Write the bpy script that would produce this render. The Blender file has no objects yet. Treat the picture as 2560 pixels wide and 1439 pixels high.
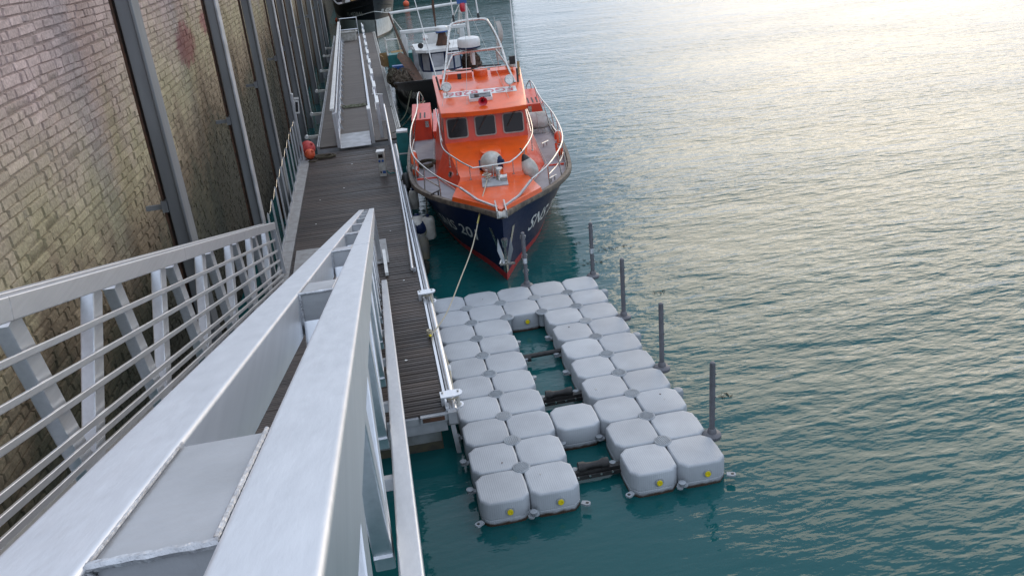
import bpy, bmesh, math, random
from mathutils import Vector, Matrix, Quaternion
random.seed(7)
R = math.radians
SC = bpy.context.scene
COL = SC.collection

# ---------------------------------------------------------------- camera (solved from the 0.5 m float grid)
F_PX = 2091.77
CAM = Vector((-0.472, -11.472, 5.310))
RX = Vector((0.97866052, -0.18607048, -0.08718577))      # image right
RY = Vector((-0.15338319, -0.37915966, -0.9125303))      # image down
RZ = Vector((0.13673763, 0.90643021, -0.39960868))       # view direction
cd = bpy.data.cameras.new('camera'); cam = bpy.data.objects.new('camera', cd); COL.objects.link(cam)
cd.sensor_width = 36; cd.lens = F_PX * 36 / 2560; cd.clip_start = 0.02; cd.clip_end = 1500
m = Matrix(((RX.x, -RY.x, -RZ.x, CAM.x), (RX.y, -RY.y, -RZ.y, CAM.y), (RX.z, -RY.z, -RZ.z, CAM.z), (0, 0, 0, 1)))
cam.matrix_world = m
SC.camera = cam

# ---------------------------------------------------------------- sky and sun
SUN_AZ, SUN_EL = 34.0, 22.0        # azimuth from +Y towards +X
w = bpy.data.worlds.new('World'); SC.world = w; w.use_nodes = True
nt = w.node_tree; nt.nodes.clear()
sky = nt.nodes.new('ShaderNodeTexSky'); sky.sky_type = 'NISHITA'; sky.sun_disc = False
sky.sun_elevation = R(SUN_EL); sky.sun_rotation = R(SUN_AZ)
sky.air_density = 1.0; sky.dust_density = 1.2; sky.ozone_density = 1.2; sky.altitude = 0
veil = nt.nodes.new('ShaderNodeMix'); veil.data_type = 'RGBA'; veil.inputs[0].default_value = 0.94
veil.inputs[7].default_value = (5.7, 6.5, 7.9, 1)            # thin even cloud veil
bg = nt.nodes.new('ShaderNodeBackground'); bg.inputs[1].default_value = 0.125
out = nt.nodes.new('ShaderNodeOutputWorld')
nt.links.new(sky.outputs[0], veil.inputs[6]); nt.links.new(veil.outputs[2], bg.inputs[0]); nt.links.new(bg.outputs[0], out.inputs[0])
sl = bpy.data.lights.new('sun', 'SUN'); sl.energy = 0.58; sl.angle = R(34); sl.color = (1.0, 0.77, 0.48)
so = bpy.data.objects.new('sun', sl); COL.objects.link(so)
sd = Vector((math.sin(R(SUN_AZ)) * math.cos(R(SUN_EL)), math.cos(R(SUN_AZ)) * math.cos(R(SUN_EL)), math.sin(R(SUN_EL))))
so.rotation_euler = sd.to_track_quat('Z', 'Y').to_euler(); so.location = sd * 60
SC.view_settings.view_transform = 'Standard'; SC.view_settings.look = 'None'
SC.view_settings.exposure = 0.42; SC.view_settings.gamma = 1.0
SC.view_settings.use_curve_mapping = False
SC.render.engine = 'CYCLES'

# ---------------------------------------------------------------- pixel -> place (photo pixels on a known plane)
def ray(x, y):
    return (RX * ((x - 1280) / F_PX) + RY * ((y - 719.5) / F_PX) + RZ).normalized()
def pz(x, y, z):
    d = ray(x, y); return CAM + d * ((z - CAM.z) / d.z)
def pyp(x, y, Y):
    d = ray(x, y); return CAM + d * ((Y - CAM.y) / d.y)
def proj(p):
    d = Vector(p) - CAM; q = d.dot(RZ)
    return (1280 + F_PX * d.dot(RX) / q, 719.5 + F_PX * d.dot(RY) / q, q) if q > 0.01 else None

# ---------------------------------------------------------------- materials
MATS = {}
def mk(name, c1, c2=None, scale=6, rough=0.5, metal=0.0, rvar=0.1, bump=0.0, bscale=60, coat=0.0, stretch=(1, 1, 1),
       detail=5, island=0.0, lo=0.35, hi=0.65, spec=0.5, trans=0.0):
    mt = bpy.data.materials.new(name); mt.use_nodes = True
    t = mt.node_tree; N = t.nodes; L = t.links
    b = N['Principled BSDF']
    b.inputs['Roughness'].default_value = rough; b.inputs['Metallic'].default_value = metal
    b.inputs['Coat Weight'].default_value = coat; b.inputs['Coat Roughness'].default_value = 0.08
    b.inputs['Specular IOR Level'].default_value = spec
    if trans: b.inputs['Transmission Weight'].default_value = trans
    g = N.new('ShaderNodeNewGeometry')
    mp = N.new('ShaderNodeMapping'); mp.inputs['Scale'].default_value = stretch
    L.new(g.outputs['Position'], mp.inputs[0])
    n1 = N.new('ShaderNodeTexNoise'); n1.inputs['Scale'].default_value = scale; n1.inputs['Detail'].default_value = detail
    L.new(mp.outputs[0], n1.inputs['Vector'])
    mr = N.new('ShaderNodeMapRange'); mr.inputs[1].default_value = lo; mr.inputs[2].default_value = hi
    L.new(n1.outputs[0], mr.inputs[0])
    if c2 is None: c2 = tuple(v * 0.82 for v in c1)
    mx = N.new('ShaderNodeMix'); mx.data_type = 'RGBA'
    mx.inputs[6].default_value = (*c1, 1); mx.inputs[7].default_value = (*c2, 1)
    L.new(mr.outputs[0], mx.inputs[0])
    src = mx.outputs[2]
    if island:
        oi = N.new('ShaderNodeObjectInfo'); ad = N.new('ShaderNodeMath'); ad.operation = 'ADD'
        L.new(oi.outputs['Random'], ad.inputs[0]); L.new(g.outputs['Random Per Island'], ad.inputs[1])
        fr = N.new('ShaderNodeMath'); fr.operation = 'FRACT'; L.new(ad.outputs[0], fr.inputs[0])
        m2 = N.new('ShaderNodeMapRange'); m2.inputs[3].default_value = 1 - island; m2.inputs[4].default_value = 1 + island
        L.new(fr.outputs[0], m2.inputs[0])
        hs = N.new('ShaderNodeHueSaturation'); L.new(m2.outputs[0], hs.inputs['Value']); L.new(src, hs.inputs['Color'])
        src = hs.outputs[0]
    L.new(src, b.inputs['Base Color'])
    m3 = N.new('ShaderNodeMapRange'); m3.inputs[3].default_value = max(0.02, rough - rvar); m3.inputs[4].default_value = min(1, rough + rvar)
    n2 = N.new('ShaderNodeTexNoise'); n2.inputs['Scale'].default_value = scale * 2.3; n2.inputs['Detail'].default_value = 4
    L.new(mp.outputs[0], n2.inputs['Vector']); L.new(n2.outputs[0], m3.inputs[0]); L.new(m3.outputs[0], b.inputs['Roughness'])
    if bump:
        n3 = N.new('ShaderNodeTexNoise'); n3.inputs['Scale'].default_value = bscale; n3.inputs['Detail'].default_value = 6
        L.new(mp.outputs[0], n3.inputs['Vector'])
        bp = N.new('ShaderNodeBump'); bp.inputs['Strength'].default_value = 1; bp.inputs['Distance'].default_value = bump
        L.new(n3.outputs[0], bp.inputs['Height']); L.new(bp.outputs[0], b.inputs['Normal'])
    MATS[name] = mt
    return mt

ALU = mk('aluminium', (.74, .76, .79), (.66, .68, .71), 40, .42, .86, .05, .0003, 160, stretch=(1, .06, 1), detail=8, lo=.3, hi=.72)
ALUD = mk('aluminium_dull', (.46, .47, .49), (.33, .34, .35), 5, .55, .5, .1, .001, 60)
GALV = mk('galvanised_pile', (.23, .24, .245), (.15, .155, .16), 3, .6, .25, .1, .001, 30, stretch=(1, 1, .2))
WELD = mk('weld_bead', (.60, .61, .63), (.42, .42, .43), 60, .42, .75, .1, .004, 120)
STEEL = mk('stainless', (.66, .65, .62), (.5, .48, .45), 20, .25, .9, .1)
WHITE = mk('white_gelcoat', (.74, .74, .72), (.6, .6, .57), 5, .35, 0, .1, coat=.2)
DIRTYW = mk('soiled_white', (.55, .54, .50), (.34, .32, .28), 7, .6, 0, .1)
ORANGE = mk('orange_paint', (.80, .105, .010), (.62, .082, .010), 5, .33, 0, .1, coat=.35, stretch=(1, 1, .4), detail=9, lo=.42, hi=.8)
REDOR = mk('shaded_red_orange_paint', (.64, .050, .012), (.48, .036, .012), 6, .4, 0, .1, coat=.2, stretch=(1, 1, .3), detail=9, lo=.42, hi=.8)  # orange deepened to red: shade on upright cabin faces put into colour; lockers too
NAVY = mk('navy_paint', (.008, .017, .055), (.014, .025, .068), 7, .42, 0, .1, spec=.16, stretch=(1, .6, 1.5), detail=9, lo=.55, hi=.78)
BLACKP = mk('black_paint', (.010, .011, .014), (.02, .02, .022), 5, .4, 0, .1)
BOOT = mk('red_antifouling', (.42, .025, .03), (.30, .02, .022), 9, .5, 0, .1)
DECKG = mk('grey_deck_paint', (.30, .285, .30), (.25, .24, .25), 6, .75, 0, .08, .001, 200)
RUBW = mk('worn_wood_rail', (.17, .135, .10), (.07, .055, .045), 10, .6, 0, .15, .002, 50)
RUB = mk('black_rubber', (.014, .014, .015), (.03, .029, .028), 15, .6, 0, .1, .001, 80)
RUBG = mk('algae_rubber', (.03, .032, .03), (.07, .062, .035), 6, .7, 0, .1, .004, 40)
GLASS = mk('dark_glass', (.012, .009, .009), (.016, .012, .012), 3, .05, 0, .02, spec=.28)
FRAMEB = mk('window_gasket', (.34, .28, .24), None, 10, .5)
RED = mk('signal_red', (.55, .02, .04), None, 8, .35, coat=.3)
BUOY = mk('faded_orange_buoy', (.80, .13, .045), (.66, .10, .04), 8, .5)
BUOYP = mk('faded_pink_buoy', (.58, .07, .06), (.45, .05, .05), 8, .55)
ROPE = mk('pale_rope', (.50, .45, .34), (.36, .32, .24), 60, .8, bump=.003, bscale=150)
ROPED = mk('dark_rope', (.06, .05, .035), (.10, .085, .05), 50, .85, bump=.003, bscale=150)
ROPEG = mk('green_rope', (.13, .14, .09), (.2, .2, .14), 50, .85, bump=.003, bscale=150)
YEL = mk('yellow_plastic', (.75, .60, .01), None, 8, .4)
YROPE = mk('yellow_hose', (.60, .52, .18), (.5, .42, .12), 20, .5)
BLUE = mk('blue_plastic', (.03, .10, .32), None, 8, .4)
LBLUE = mk('pale_blue_paint', (.12, .38, .55), (.09, .28, .42), 6, .5)
TEAL = mk('teal_plastic', (.02, .19, .19), (.015, .14, .14), 8, .45)
NET = mk('brown_net', (.055, .04, .028), (.13, .10, .07), 20, .9, bump=.01, bscale=60)
RUST = mk('rusty_iron', (.10, .045, .025), (.05, .03, .02), 12, .85, bump=.004, bscale=50)
CARD = mk('ply_board', (.36, .23, .10), (.27, .165, .07), 6, .8)
CONC = mk('pontoon_concrete', (.22, .24, .24), (.12, .13, .12), 4, .85, bump=.003, bscale=50)
PLATE = mk('deck_plate', (.36, .36, .36), (.26, .25, .24), 7, .6, .2, .1, .001, 150)
POST = mk('grey_post_plastic', (.13, .13, .145), (.10, .10, .11), 12, .5)
WEED = mk('seaweed', (.035, .03, .012), (.06, .05, .02), 30, .7)

# wet brown deck timber: grain along X, one tone per board
PLANK = mk('wet_timber', (.080, .058, .045), (.040, .030, .025), 1.3, .45, 0, .2, .003, 34, stretch=(.5, 1.5, 1), island=.3, detail=9)
PLANK2 = mk('grey_timber', (.095, .078, .066), (.066, .054, .046), 3, .6, 0, .12, .003, 34, stretch=(.25, 2.2, 1), island=.22)
def band_bump(mt, axis, freq, depth):
    t = mt.node_tree; N = t.nodes; L = t.links; b = N['Principled BSDF']
    g = N.new('ShaderNodeNewGeometry'); wv = N.new('ShaderNodeTexWave'); wv.bands_direction = axis
    wv.inputs['Scale'].default_value = freq; wv.inputs['Distortion'].default_value = 0.15; wv.inputs['Detail'].default_value = 1
    L.new(g.outputs['Position'], wv.inputs['Vector'])
    bp = N.new('ShaderNodeBump'); bp.inputs['Distance'].default_value = depth
    L.new(wv.outputs['Fac'], bp.inputs['Height'])
    old = b.inputs['Normal'].links[0].from_socket if b.inputs['Normal'].links else None
    if old: L.new(old, bp.inputs['Normal'])
    L.new(bp.outputs[0], b.inputs['Normal'])
FLOAT = mk('grey_float_plastic', (.41, .435, .46), (.34, .36, .385), 2.6, .5, 0, .1, .0012, 90, island=.07, detail=9)
def grime_line(mt, z0, z1, col):
    t = mt.node_tree; N = t.nodes; L = t.links; b = N['Principled BSDF']; src = b.inputs['Base Color'].links[0].from_socket
    g = N.new('ShaderNodeNewGeometry'); sp = N.new('ShaderNodeSeparateXYZ'); L.new(g.outputs['Position'], sp.inputs[0])
    n = N.new('ShaderNodeTexNoise'); n.inputs['Scale'].default_value = 14; L.new(g.outputs['Position'], n.inputs['Vector'])
    a = N.new('ShaderNodeMath'); a.operation = 'MULTIPLY_ADD'; L.new(n.outputs[0], a.inputs[0]); a.inputs[1].default_value = .05; L.new(sp.outputs['Z'], a.inputs[2])
    q = N.new('ShaderNodeMapRange'); q.inputs[1].default_value = z1; q.inputs[2].default_value = z0; L.new(a.outputs[0], q.inputs[0])
    m_ = N.new('ShaderNodeMix'); m_.data_type = 'RGBA'; L.new(q.outputs[0], m_.inputs[0]); L.new(src, m_.inputs[6]); m_.inputs[7].default_value = (*col, 1); L.new(m_.outputs[2], b.inputs['Base Color'])
grime_line(FLOAT, .045, .075, (.055, .032, .02))
band_bump(FLOAT, 'X', 15.0, .0007)
DISC = mk('grey_disc_plastic', (.30, .33, .355), (.25, .27, .29), 9, .5, 0, .08, .003, 70)

def stone_material():
    mt = bpy.data.materials.new('quay_stone'); mt.use_nodes = True
    t = mt.node_tree; N = t.nodes; L = t.links; b = N['Principled BSDF']
    g = N.new('ShaderNodeNewGeometry'); sep = N.new('ShaderNodeSeparateXYZ'); L.new(g.outputs['Position'], sep.inputs[0])
    def noise(scale, stretch=(1, 1, 1), detail=6):
        mp = N.new('ShaderNodeMapping'); mp.inputs['Scale'].default_value = stretch; L.new(g.outputs['Position'], mp.inputs[0])
        n = N.new('ShaderNodeTexNoise'); n.inputs['Scale'].default_value = scale; n.inputs['Detail'].default_value = detail
        L.new(mp.outputs[0], n.inputs['Vector']); return n.outputs[0]
    def math_(op, a, c):
        q = N.new('ShaderNodeMath'); q.operation = op
        for i, v in enumerate((a, c)):
            if isinstance(v, (int, float)): q.inputs[i].default_value = v
            else: L.new(v, q.inputs[i])
        return q.outputs[0]
    big = noise(.55, (1, 1, .45)); fine = noise(9); mid = noise(2.4, (1, 1, .35))
    # growth height: world z pushed about by patchy noise, plus streaks running down
    h = math_('ADD', sep.outputs['Z'], math_('MULTIPLY', math_('SUBTRACT', big, .5), 2.4))
    h = math_('ADD', h, math_('MULTIPLY', math_('SUBTRACT', mid, .5), 1.5))
    h = math_('ADD', h, math_('MULTIPLY', math_('SUBTRACT', fine, .5), .5))
    up_ = N.new('ShaderNodeMapRange'); up_.inputs[1].default_value = -5; up_.inputs[2].default_value = 6; up_.inputs[3].default_value = .45; up_.inputs[4].default_value = -.35
    L.new(sep.outputs['Y'], up_.inputs[0]); h = math_('ADD', h, up_.outputs[0])          # growth stands higher farther along the wall
    cr = N.new('ShaderNodeValToRGB'); mr = N.new('ShaderNodeMapRange'); mr.inputs[1].default_value = 0; mr.inputs[2].default_value = 6
    L.new(h, mr.inputs[0]); L.new(mr.outputs[0], cr.inputs[0])
    el = cr.color_ramp.elements
    stops = [(0, (.016, .018, .012)), (.30, (.030, .032, .018)), (.39, (.062, .056, .030)), (.455, (.15, .11, .066)), (.52, (.28, .22, .14)),
             (.60, (.40, .345, .21)), (.72, (.47, .375, .29)), (.84, (.54, .41, .37)), (1, (.55, .42, .385))]
    while len(el) < len(stops): el.new(.5)
    for e, (p, c) in zip(el, stops): e.position = p; e.color = (*c, 1)
    # per stone tone
    oi = N.new('ShaderNodeObjectInfo')
    rnd = math_('FRACT', math_('ADD', oi.outputs['Random'], g.outputs['Random Per Island']), 0)
    m2 = N.new('ShaderNodeMapRange'); m2.inputs[3].default_value = .88; m2.inputs[4].default_value = 1.1; L.new(rnd, m2.inputs[0])
    hs = N.new('ShaderNodeHueSaturation'); L.new(cr.outputs[0], hs.inputs['Color']); L.new(m2.outputs[0], hs.inputs['Value'])
    sp = N.new('ShaderNodeMapRange'); sp.inputs[1].default_value = .35; sp.inputs[2].default_value = .75; sp.inputs[3].default_value = .75; sp.inputs[4].default_value = 1.2
    L.new(noise(38), sp.inputs[0])
    mul = N.new('ShaderNodeMix'); mul.data_type = 'RGBA'; mul.blend_type = 'MULTIPLY'; mul.inputs[0].default_value = 1
    cmb = N.new('ShaderNodeCombineColor'); [L.new(sp.outputs[0], cmb.inputs[i]) for i in range(3)]
    L.new(hs.outputs[0], mul.inputs[6]); L.new(cmb.outputs[0], mul.inputs[7])
    # two worn patches of old red paint between the piles
    def patch(cy, cz, ry, rz):
        a = math_('DIVIDE', math_('SUBTRACT', sep.outputs['Y'], cy), ry); c = math_('DIVIDE', math_('SUBTRACT', sep.outputs['Z'], cz), rz)
        dd = math_('ADD', math_('MULTIPLY', a, a), math_('MULTIPLY', c, c))
        dd = math_('ADD', dd, math_('MULTIPLY', math_('SUBTRACT', noise(5), .5), 2.2))
        q = N.new('ShaderNodeMapRange'); q.inputs[1].default_value = 1.1; q.inputs[2].default_value = .4; L.new(dd, q.inputs[0]); return q.outputs[0]
    pm = math_('MULTIPLY', math_('MAXIMUM', patch(2.2, 4.05, .75, .35), patch(4.2, 4.2, .6, .22)), .75)
    rp = N.new('ShaderNodeMix'); rp.data_type = 'RGBA'; L.new(pm, rp.inputs[0]); L.new(mul.outputs[2], rp.inputs[6]); rp.inputs[7].default_value = (.22, .055, .06, 1)
    L.new(rp.outputs[2], b.inputs['Base Color'])
    b.inputs['Roughness'].default_value = .82
    bp = N.new('ShaderNodeBump'); bp.inputs['Distance'].default_value = .012; L.new(noise(28, detail=8), bp.inputs['Height']); L.new(bp.outputs[0], b.inputs['Normal'])
    return mt, L, N, b
STONE = stone_material()[0]
MORTAR = STONE.copy(); MORTAR.name = 'quay_joint'
_q = MORTAR.node_tree 
for n in list(_q.nodes):
    if n.type == 'HUE_SAT':
        for l in list(n.inputs['Value'].links): _q.links.remove(l)
        n.inputs['Value'].default_value = .68
FARSTONE = STONE.copy(); FARSTONE.name = 'quay_stone_far'       # courses too far off to pick apart
_q = FARSTONE.node_tree; _b = _q.nodes['Principled BSDF']
_g = _q.nodes.new('ShaderNodeNewGeometry'); _s = _q.nodes.new('ShaderNodeSeparateXYZ'); _c = _q.nodes.new('ShaderNodeCombineXYZ')
_br = _q.nodes.new('ShaderNodeTexBrick'); _br.inputs['Scale'].default_value = 1; _br.inputs['Brick Width'].default_value = .26; _br.inputs['Row Height'].default_value = .105
_br.inputs['Mortar Size'].default_value = .012
_q.links.new(_g.outputs['Position'], _s.inputs[0]); _q.links.new(_s.outputs['Y'], _c.inputs[0]); _q.links.new(_s.outputs['Z'], _c.inputs[1]); _q.links.new(_c.outputs[0], _br.inputs['Vector'])
_bp = _q.nodes.new('ShaderNodeBump'); _bp.inputs['Distance'].default_value = .03; _bp.invert = True
_q.links.new(_br.outputs['Fac'], _bp.inputs['Height']); _q.links.new(_bp.outputs[0], _b.inputs['Normal'])

def water_material():
    mt = bpy.data.materials.new('harbour_water'); mt.use_nodes = True
    t = mt.node_tree; N = t.nodes; L = t.links; b = N['Principled BSDF']
    g = N.new('ShaderNodeNewGeometry')
    def noise(scale, rot=0, stretch=(1, 1, 1), detail=3, rgh=.5):
        mp = N.new('ShaderNodeMapping'); mp.inputs['Scale'].default_value = stretch; mp.inputs['Rotation'].default_value = (0, 0, rot)
        L.new(g.outputs['Position'], mp.inputs[0])
        n = N.new('ShaderNodeTexNoise'); n.inputs['Scale'].default_value = scale; n.inputs['Detail'].default_value = detail; n.inputs['Roughness'].default_value = rgh
        n.inputs['Distortion'].default_value = .25
        L.new(mp.outputs[0], n.inputs['Vector']); return n.outputs[0]
    def M(op, a, c):
        q = N.new('ShaderNodeMath'); q.operation = op
        for i, v in enumerate((a, c)):
            if isinstance(v, (int, float)): q.inputs[i].default_value = v
            else: L.new(v, q.inputs[i])
        return q.outputs[0]
    base = N.new('ShaderNodeMix'); base.data_type = 'RGBA'
    base.inputs[6].default_value = (.005, .068, .073, 1); base.inputs[7].default_value = (.010, .086, .088, 1)
    L.new(noise(.25), base.inputs[0]); L.new(base.outputs[2], b.inputs['Base Color'])
    b.inputs['Roughness'].default_value = .035; b.inputs['IOR'].default_value = 1.333
    # open water is ruffled, the lee of the boat and of the floats is calmer
    sep = N.new('ShaderNodeSeparateXYZ'); L.new(g.outputs['Position'], sep.inputs[0])
    lee = N.new('ShaderNodeMapRange'); lee.interpolation_type = 'SMOOTHSTEP'
    lee.inputs[1].default_value = .8; lee.inputs[2].default_value = 7.5; lee.inputs[3].default_value = .25; lee.inputs[4].default_value = 1
    L.new(sep.outputs['X'], lee.inputs[0])
    h = M('MULTIPLY', noise(.55, R(-20), (.6, 1.6, 1)), .100)
    h = M('ADD', h, M('MULTIPLY', noise(2.3, R(-28), (.6, 1.6, 1)), .064))
    h = M('ADD', h, M('MULTIPLY', noise(5.4, R(-15), (.65, 1.5, 1), 4), .032))
    gust = N.new('ShaderNodeMapRange'); gust.inputs[1].default_value = .3; gust.inputs[2].default_value = .7; gust.inputs[3].default_value = .55; gust.inputs[4].default_value = 1.2
    L.new(noise(.16, R(-20), (.6, 1.5, 1)), gust.inputs[0])
    h = M('MULTIPLY', h, M('MULTIPLY', lee.outputs[0], gust.outputs[0]))
    bp = N.new('ShaderNodeBump'); bp.inputs['Distance'].default_value = 1.0; bp.inputs['Strength'].default_value = 1.0
    L.new(h, bp.inputs['Height']); L.new(bp.outputs[0], b.inputs['Normal'])
    return mt
WATER = water_material()

# ---------------------------------------------------------------- mesh helpers
class MB:
    def __init__(s): s.v = []; s.f = []
    def add(s, vs, fs):
        k = len(s.v); s.v += [Vector(p) for p in vs]; s.f += [tuple(i + k for i in f) for f in fs]; return s
    def box(s, x0, x1, y0, y1, z0, z1):
        vs = [(x, y, z) for x in (x0, x1) for y in (y0, y1) for z in (z0, z1)]
        return s.add(vs, [(0, 1, 3, 2), (4, 6, 7, 5), (0, 4, 5, 1), (2, 3, 7, 6), (0, 2, 6, 4), (1, 5, 7, 3)])
    def sweep(s, pts, prof, up=(0, 0, 1), closed=False, caps=True, scale=None):
        """prof: list of (a,b): a along side, b along up"""
        pts = [Vector(p) for p in pts]; n = len(pts); rings = []; up = Vector(up)
        for i, p in enumerate(pts):
            a = pts[i - 1] if (i or closed) else p; c = pts[(i + 1) % n] if (i < n - 1 or closed) else p
            d = (c - a).normalized()
            sd = d.cross(up)
            if sd.length < 1e-4: sd = d.cross(Vector((0, 1, .01)))
            sd.normalize(); u2 = sd.cross(d).normalized()
            k = scale[i] if scale else 1
            rings.append([p + sd * (a_ * k) + u2 * (b_ * k) for a_, b_ in prof])
        vs = [q for r_ in rings for q in r_]; mN = len(prof); fs = []
        for i in range(n if closed else n - 1):
            j = (i + 1) % n
            for q in range(mN):
                r2 = (q + 1) % mN; fs.append((i * mN + q, i * mN + r2, j * mN + r2, j * mN + q))
        if caps and not closed:
            fs.append(tuple(range(mN))[::-1]); fs.append(tuple((n - 1) * mN + q for q in range(mN)))
        return s.add(vs, fs)
    def tube(s, pts, r, n=8, closed=False, scale=None):
        return s.sweep(pts, [(r * math.cos(2 * math.pi * i / n), r * math.sin(2 * math.pi * i / n)) for i in range(n)], closed=closed, scale=scale, up=(.013, .021, 1))
    def bar(s, p, q, wd, ht, up=(0, 0, 1)):
        return s.sweep([p, q], [(-wd / 2, -ht / 2), (wd / 2, -ht / 2), (wd / 2, ht / 2), (-wd / 2, ht / 2)], up)
    def rbar(s, p, q, wd, ht, r, up=(0, 0, 1), k=3, segs=1):
        pr = []
        for cx, cy, a0 in ((wd / 2 - r, ht / 2 - r, 0), (-wd / 2 + r, ht / 2 - r, 90), (-wd / 2 + r, -ht / 2 + r, 180), (wd / 2 - r, -ht / 2 + r, 270)):
            for i in range(k + 1):
                a = R(a0 + 90 * i / k); c, sn = math.cos(a), math.sin(a)
                e = .35 * r if i in (0, k) else 0
                if i == 0: pr.append((cx + r * c + e * math.sin(a), cy + r * sn - e * math.cos(a)))
                pr.append((cx + r * c, cy + r * sn))
                if i == k: pr.append((cx + r * c - e * math.sin(a), cy + r * sn + e * math.cos(a)))
        p = Vector(p); q = Vector(q)
        return s.sweep([p.lerp(q, i / segs) for i in range(segs + 1)], pr, up)
    def lathe(s, prof, o=(0, 0, 0), ax=(0, 0, 1), n=16, cap=True):
        ax = Vector(ax).normalized(); o = Vector(o)
        a = ax.orthogonal().normalized(); b = ax.cross(a)
        vs = []; fs = []
        for r, z in prof:
            for i in range(n):
                t = 2 * math.pi * i / n; vs.append(o + ax * z + (a * math.cos(t) + b * math.sin(t)) * r)
        for j in range(len(prof) - 1):
            for i in range(n):
                k = (i + 1) % n; fs.append((j * n + i, j * n + k, (j + 1) * n + k, (j + 1) * n + i))
        if cap:
            fs.append(tuple(range(n))[::-1]); fs.append(tuple((len(prof) - 1) * n + i for i in range(n)))
        return s.add(vs, fs)
    def ball(s, c, r, n=16, m_=9, sc=(1, 1, 1)):
        pr = [(max(.001, math.sin(math.pi * i / m_)), -math.cos(math.pi * i / m_)) for i in range(m_ + 1)]
        k = len(s.v); s.lathe(pr, n=n)
        for i in range(k, len(s.v)):
            q = s.v[i]; s.v[i] = Vector((c[0] + q.x * r * sc[0], c[1] + q.y * r * sc[1], c[2] + q.z * r * sc[2]))
        return s
    def prism(s, poly, z0, z1):
        n = len(poly); vs = [(x, y, z0) for x, y in poly] + [(x, y, z1) for x, y in poly]
        return s.add(vs, [tuple(range(n))[::-1], tuple(range(n, 2 * n))] + [(i, (i + 1) % n, n + (i + 1) % n, n + i) for i in range(n)])
    def mesh(s, name, ang=38):
        me = bpy.data.meshes.new(name); me.from_pydata([tuple(p) for p in s.v], [], s.f)
        bm = bmesh.new(); bm.from_mesh(me); bmesh.ops.recalc_face_normals(bm, faces=bm.faces)
        for f in bm.faces: f.smooth = True
        for e in bm.edges: e.smooth = (len(e.link_faces) == 2 and e.calc_face_angle(0) < R(ang))
        bm.to_mesh(me); bm.free(); return me
    def build(s, name, mat, parent=None, ang=38):
        return obj(name, s.mesh(name, ang), mat, parent)
def obj(name, me, mat=None, parent=None):
    if mat and not me.materials: me.materials.append(mat)
    o = bpy.data.objects.new(name, me); COL.objects.link(o)
    if parent: o.parent = parent
    return o
def empty(name, loc=(0, 0, 0), rot=(0, 0, 0)):
    o = bpy.data.objects.new(name, None); COL.objects.link(o); o.location = loc; o.rotation_euler = rot; o.empty_display_size = .2; return o
def tag(o, label, cat, group=None):
    o['label'] = label; o['category'] = cat
    if group: o['group'] = group
    return o
def inst(o, parent, loc=(0, 0, 0), rz=0):
    c = o.copy(); COL.objects.link(c); c.parent = parent; c.location = loc; c.rotation_euler = (0, 0, rz); return c
def spline(pts, n=8):
    """Catmull-Rom through points"""
    P = [Vector(p) for p in pts]; o = []
    for i in range(len(P) - 1):
        a = P[max(0, i - 1)]; b = P[i]; c = P[i + 1]; d = P[min(len(P) - 1, i + 2)]
        for k in range(n):
            t = k / n; o.append(.5 * ((2 * b) + (c - a) * t + (2 * a - 5 * b + 4 * c - d) * t * t + (3 * b - a - 3 * c + d) * t ** 3))
    o.append(P[-1]); return o
def lerp_tab(tab, x):
    if x <= tab[0][0]: return tab[0][1]
    for (a, b), (c, d) in zip(tab, tab[1:]):
        if x <= c:
            t = (x - a) / (c - a); return b + (d - b) * t
    return tab[-1][1]
def smooth_tab(tab, x):
    n = len(tab)
    if x <= tab[0][0]: return tab[0][1]
    if x >= tab[-1][0]: return tab[-1][1]
    for i in range(n - 1):
        if x <= tab[i + 1][0]:
            x0, y0 = tab[i]; x1, y1 = tab[i + 1]; h = x1 - x0; t = (x - x0) / h
            m0 = (y1 - tab[i - 1][1]) / (x1 - tab[i - 1][0]) if i else (y1 - y0) / h
            m1 = (tab[i + 2][1] - y0) / (tab[i + 2][0] - x0) if i + 2 < n else (y1 - y0) / h
            return (2 * t ** 3 - 3 * t * t + 1) * y0 + (t ** 3 - 2 * t * t + t) * h * m0 + (-2 * t ** 3 + 3 * t * t) * y1 + (t ** 3 - t * t) * h * m1
def text_geo(s, size=1.0, shear=0.0, bold=0.0):
    cu = bpy.data.curves.new('lettering', 'FONT'); cu.body = s; cu.size = size; cu.shear = shear; cu.resolution_u = 3; cu.offset = bold
    o = bpy.data.objects.new('lettering', cu); COL.objects.link(o)
    dg = bpy.context.evaluated_depsgraph_get(); dg.update()
    me = bpy.data.meshes.new_from_object(o.evaluated_get(dg))
    vs = [tuple(v.co) for v in me.vertices]; fs = [tuple(p.vertices) for p in me.polygons]
    bpy.data.objects.remove(o); bpy.data.curves.remove(cu); bpy.data.meshes.remove(me)
    return vs, fs
def flat_obj(name, vs, fs, mat, parent, ang=80):
    """open sheet with a thin body behind it is not needed: painted lettering"""
    me = bpy.data.meshes.new(name); me.from_pydata([tuple(v) for v in vs], [], fs); return obj(name, me, mat, parent)

# ================================================================ SETTING
wat = MB().add([(-4, -40, 0), (260, -40, 0), (260, 320, 0), (-4, 320, 0)], [(0, 1, 2, 3)]).build('water', WATER); wat['kind'] = 'structure'

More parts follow.
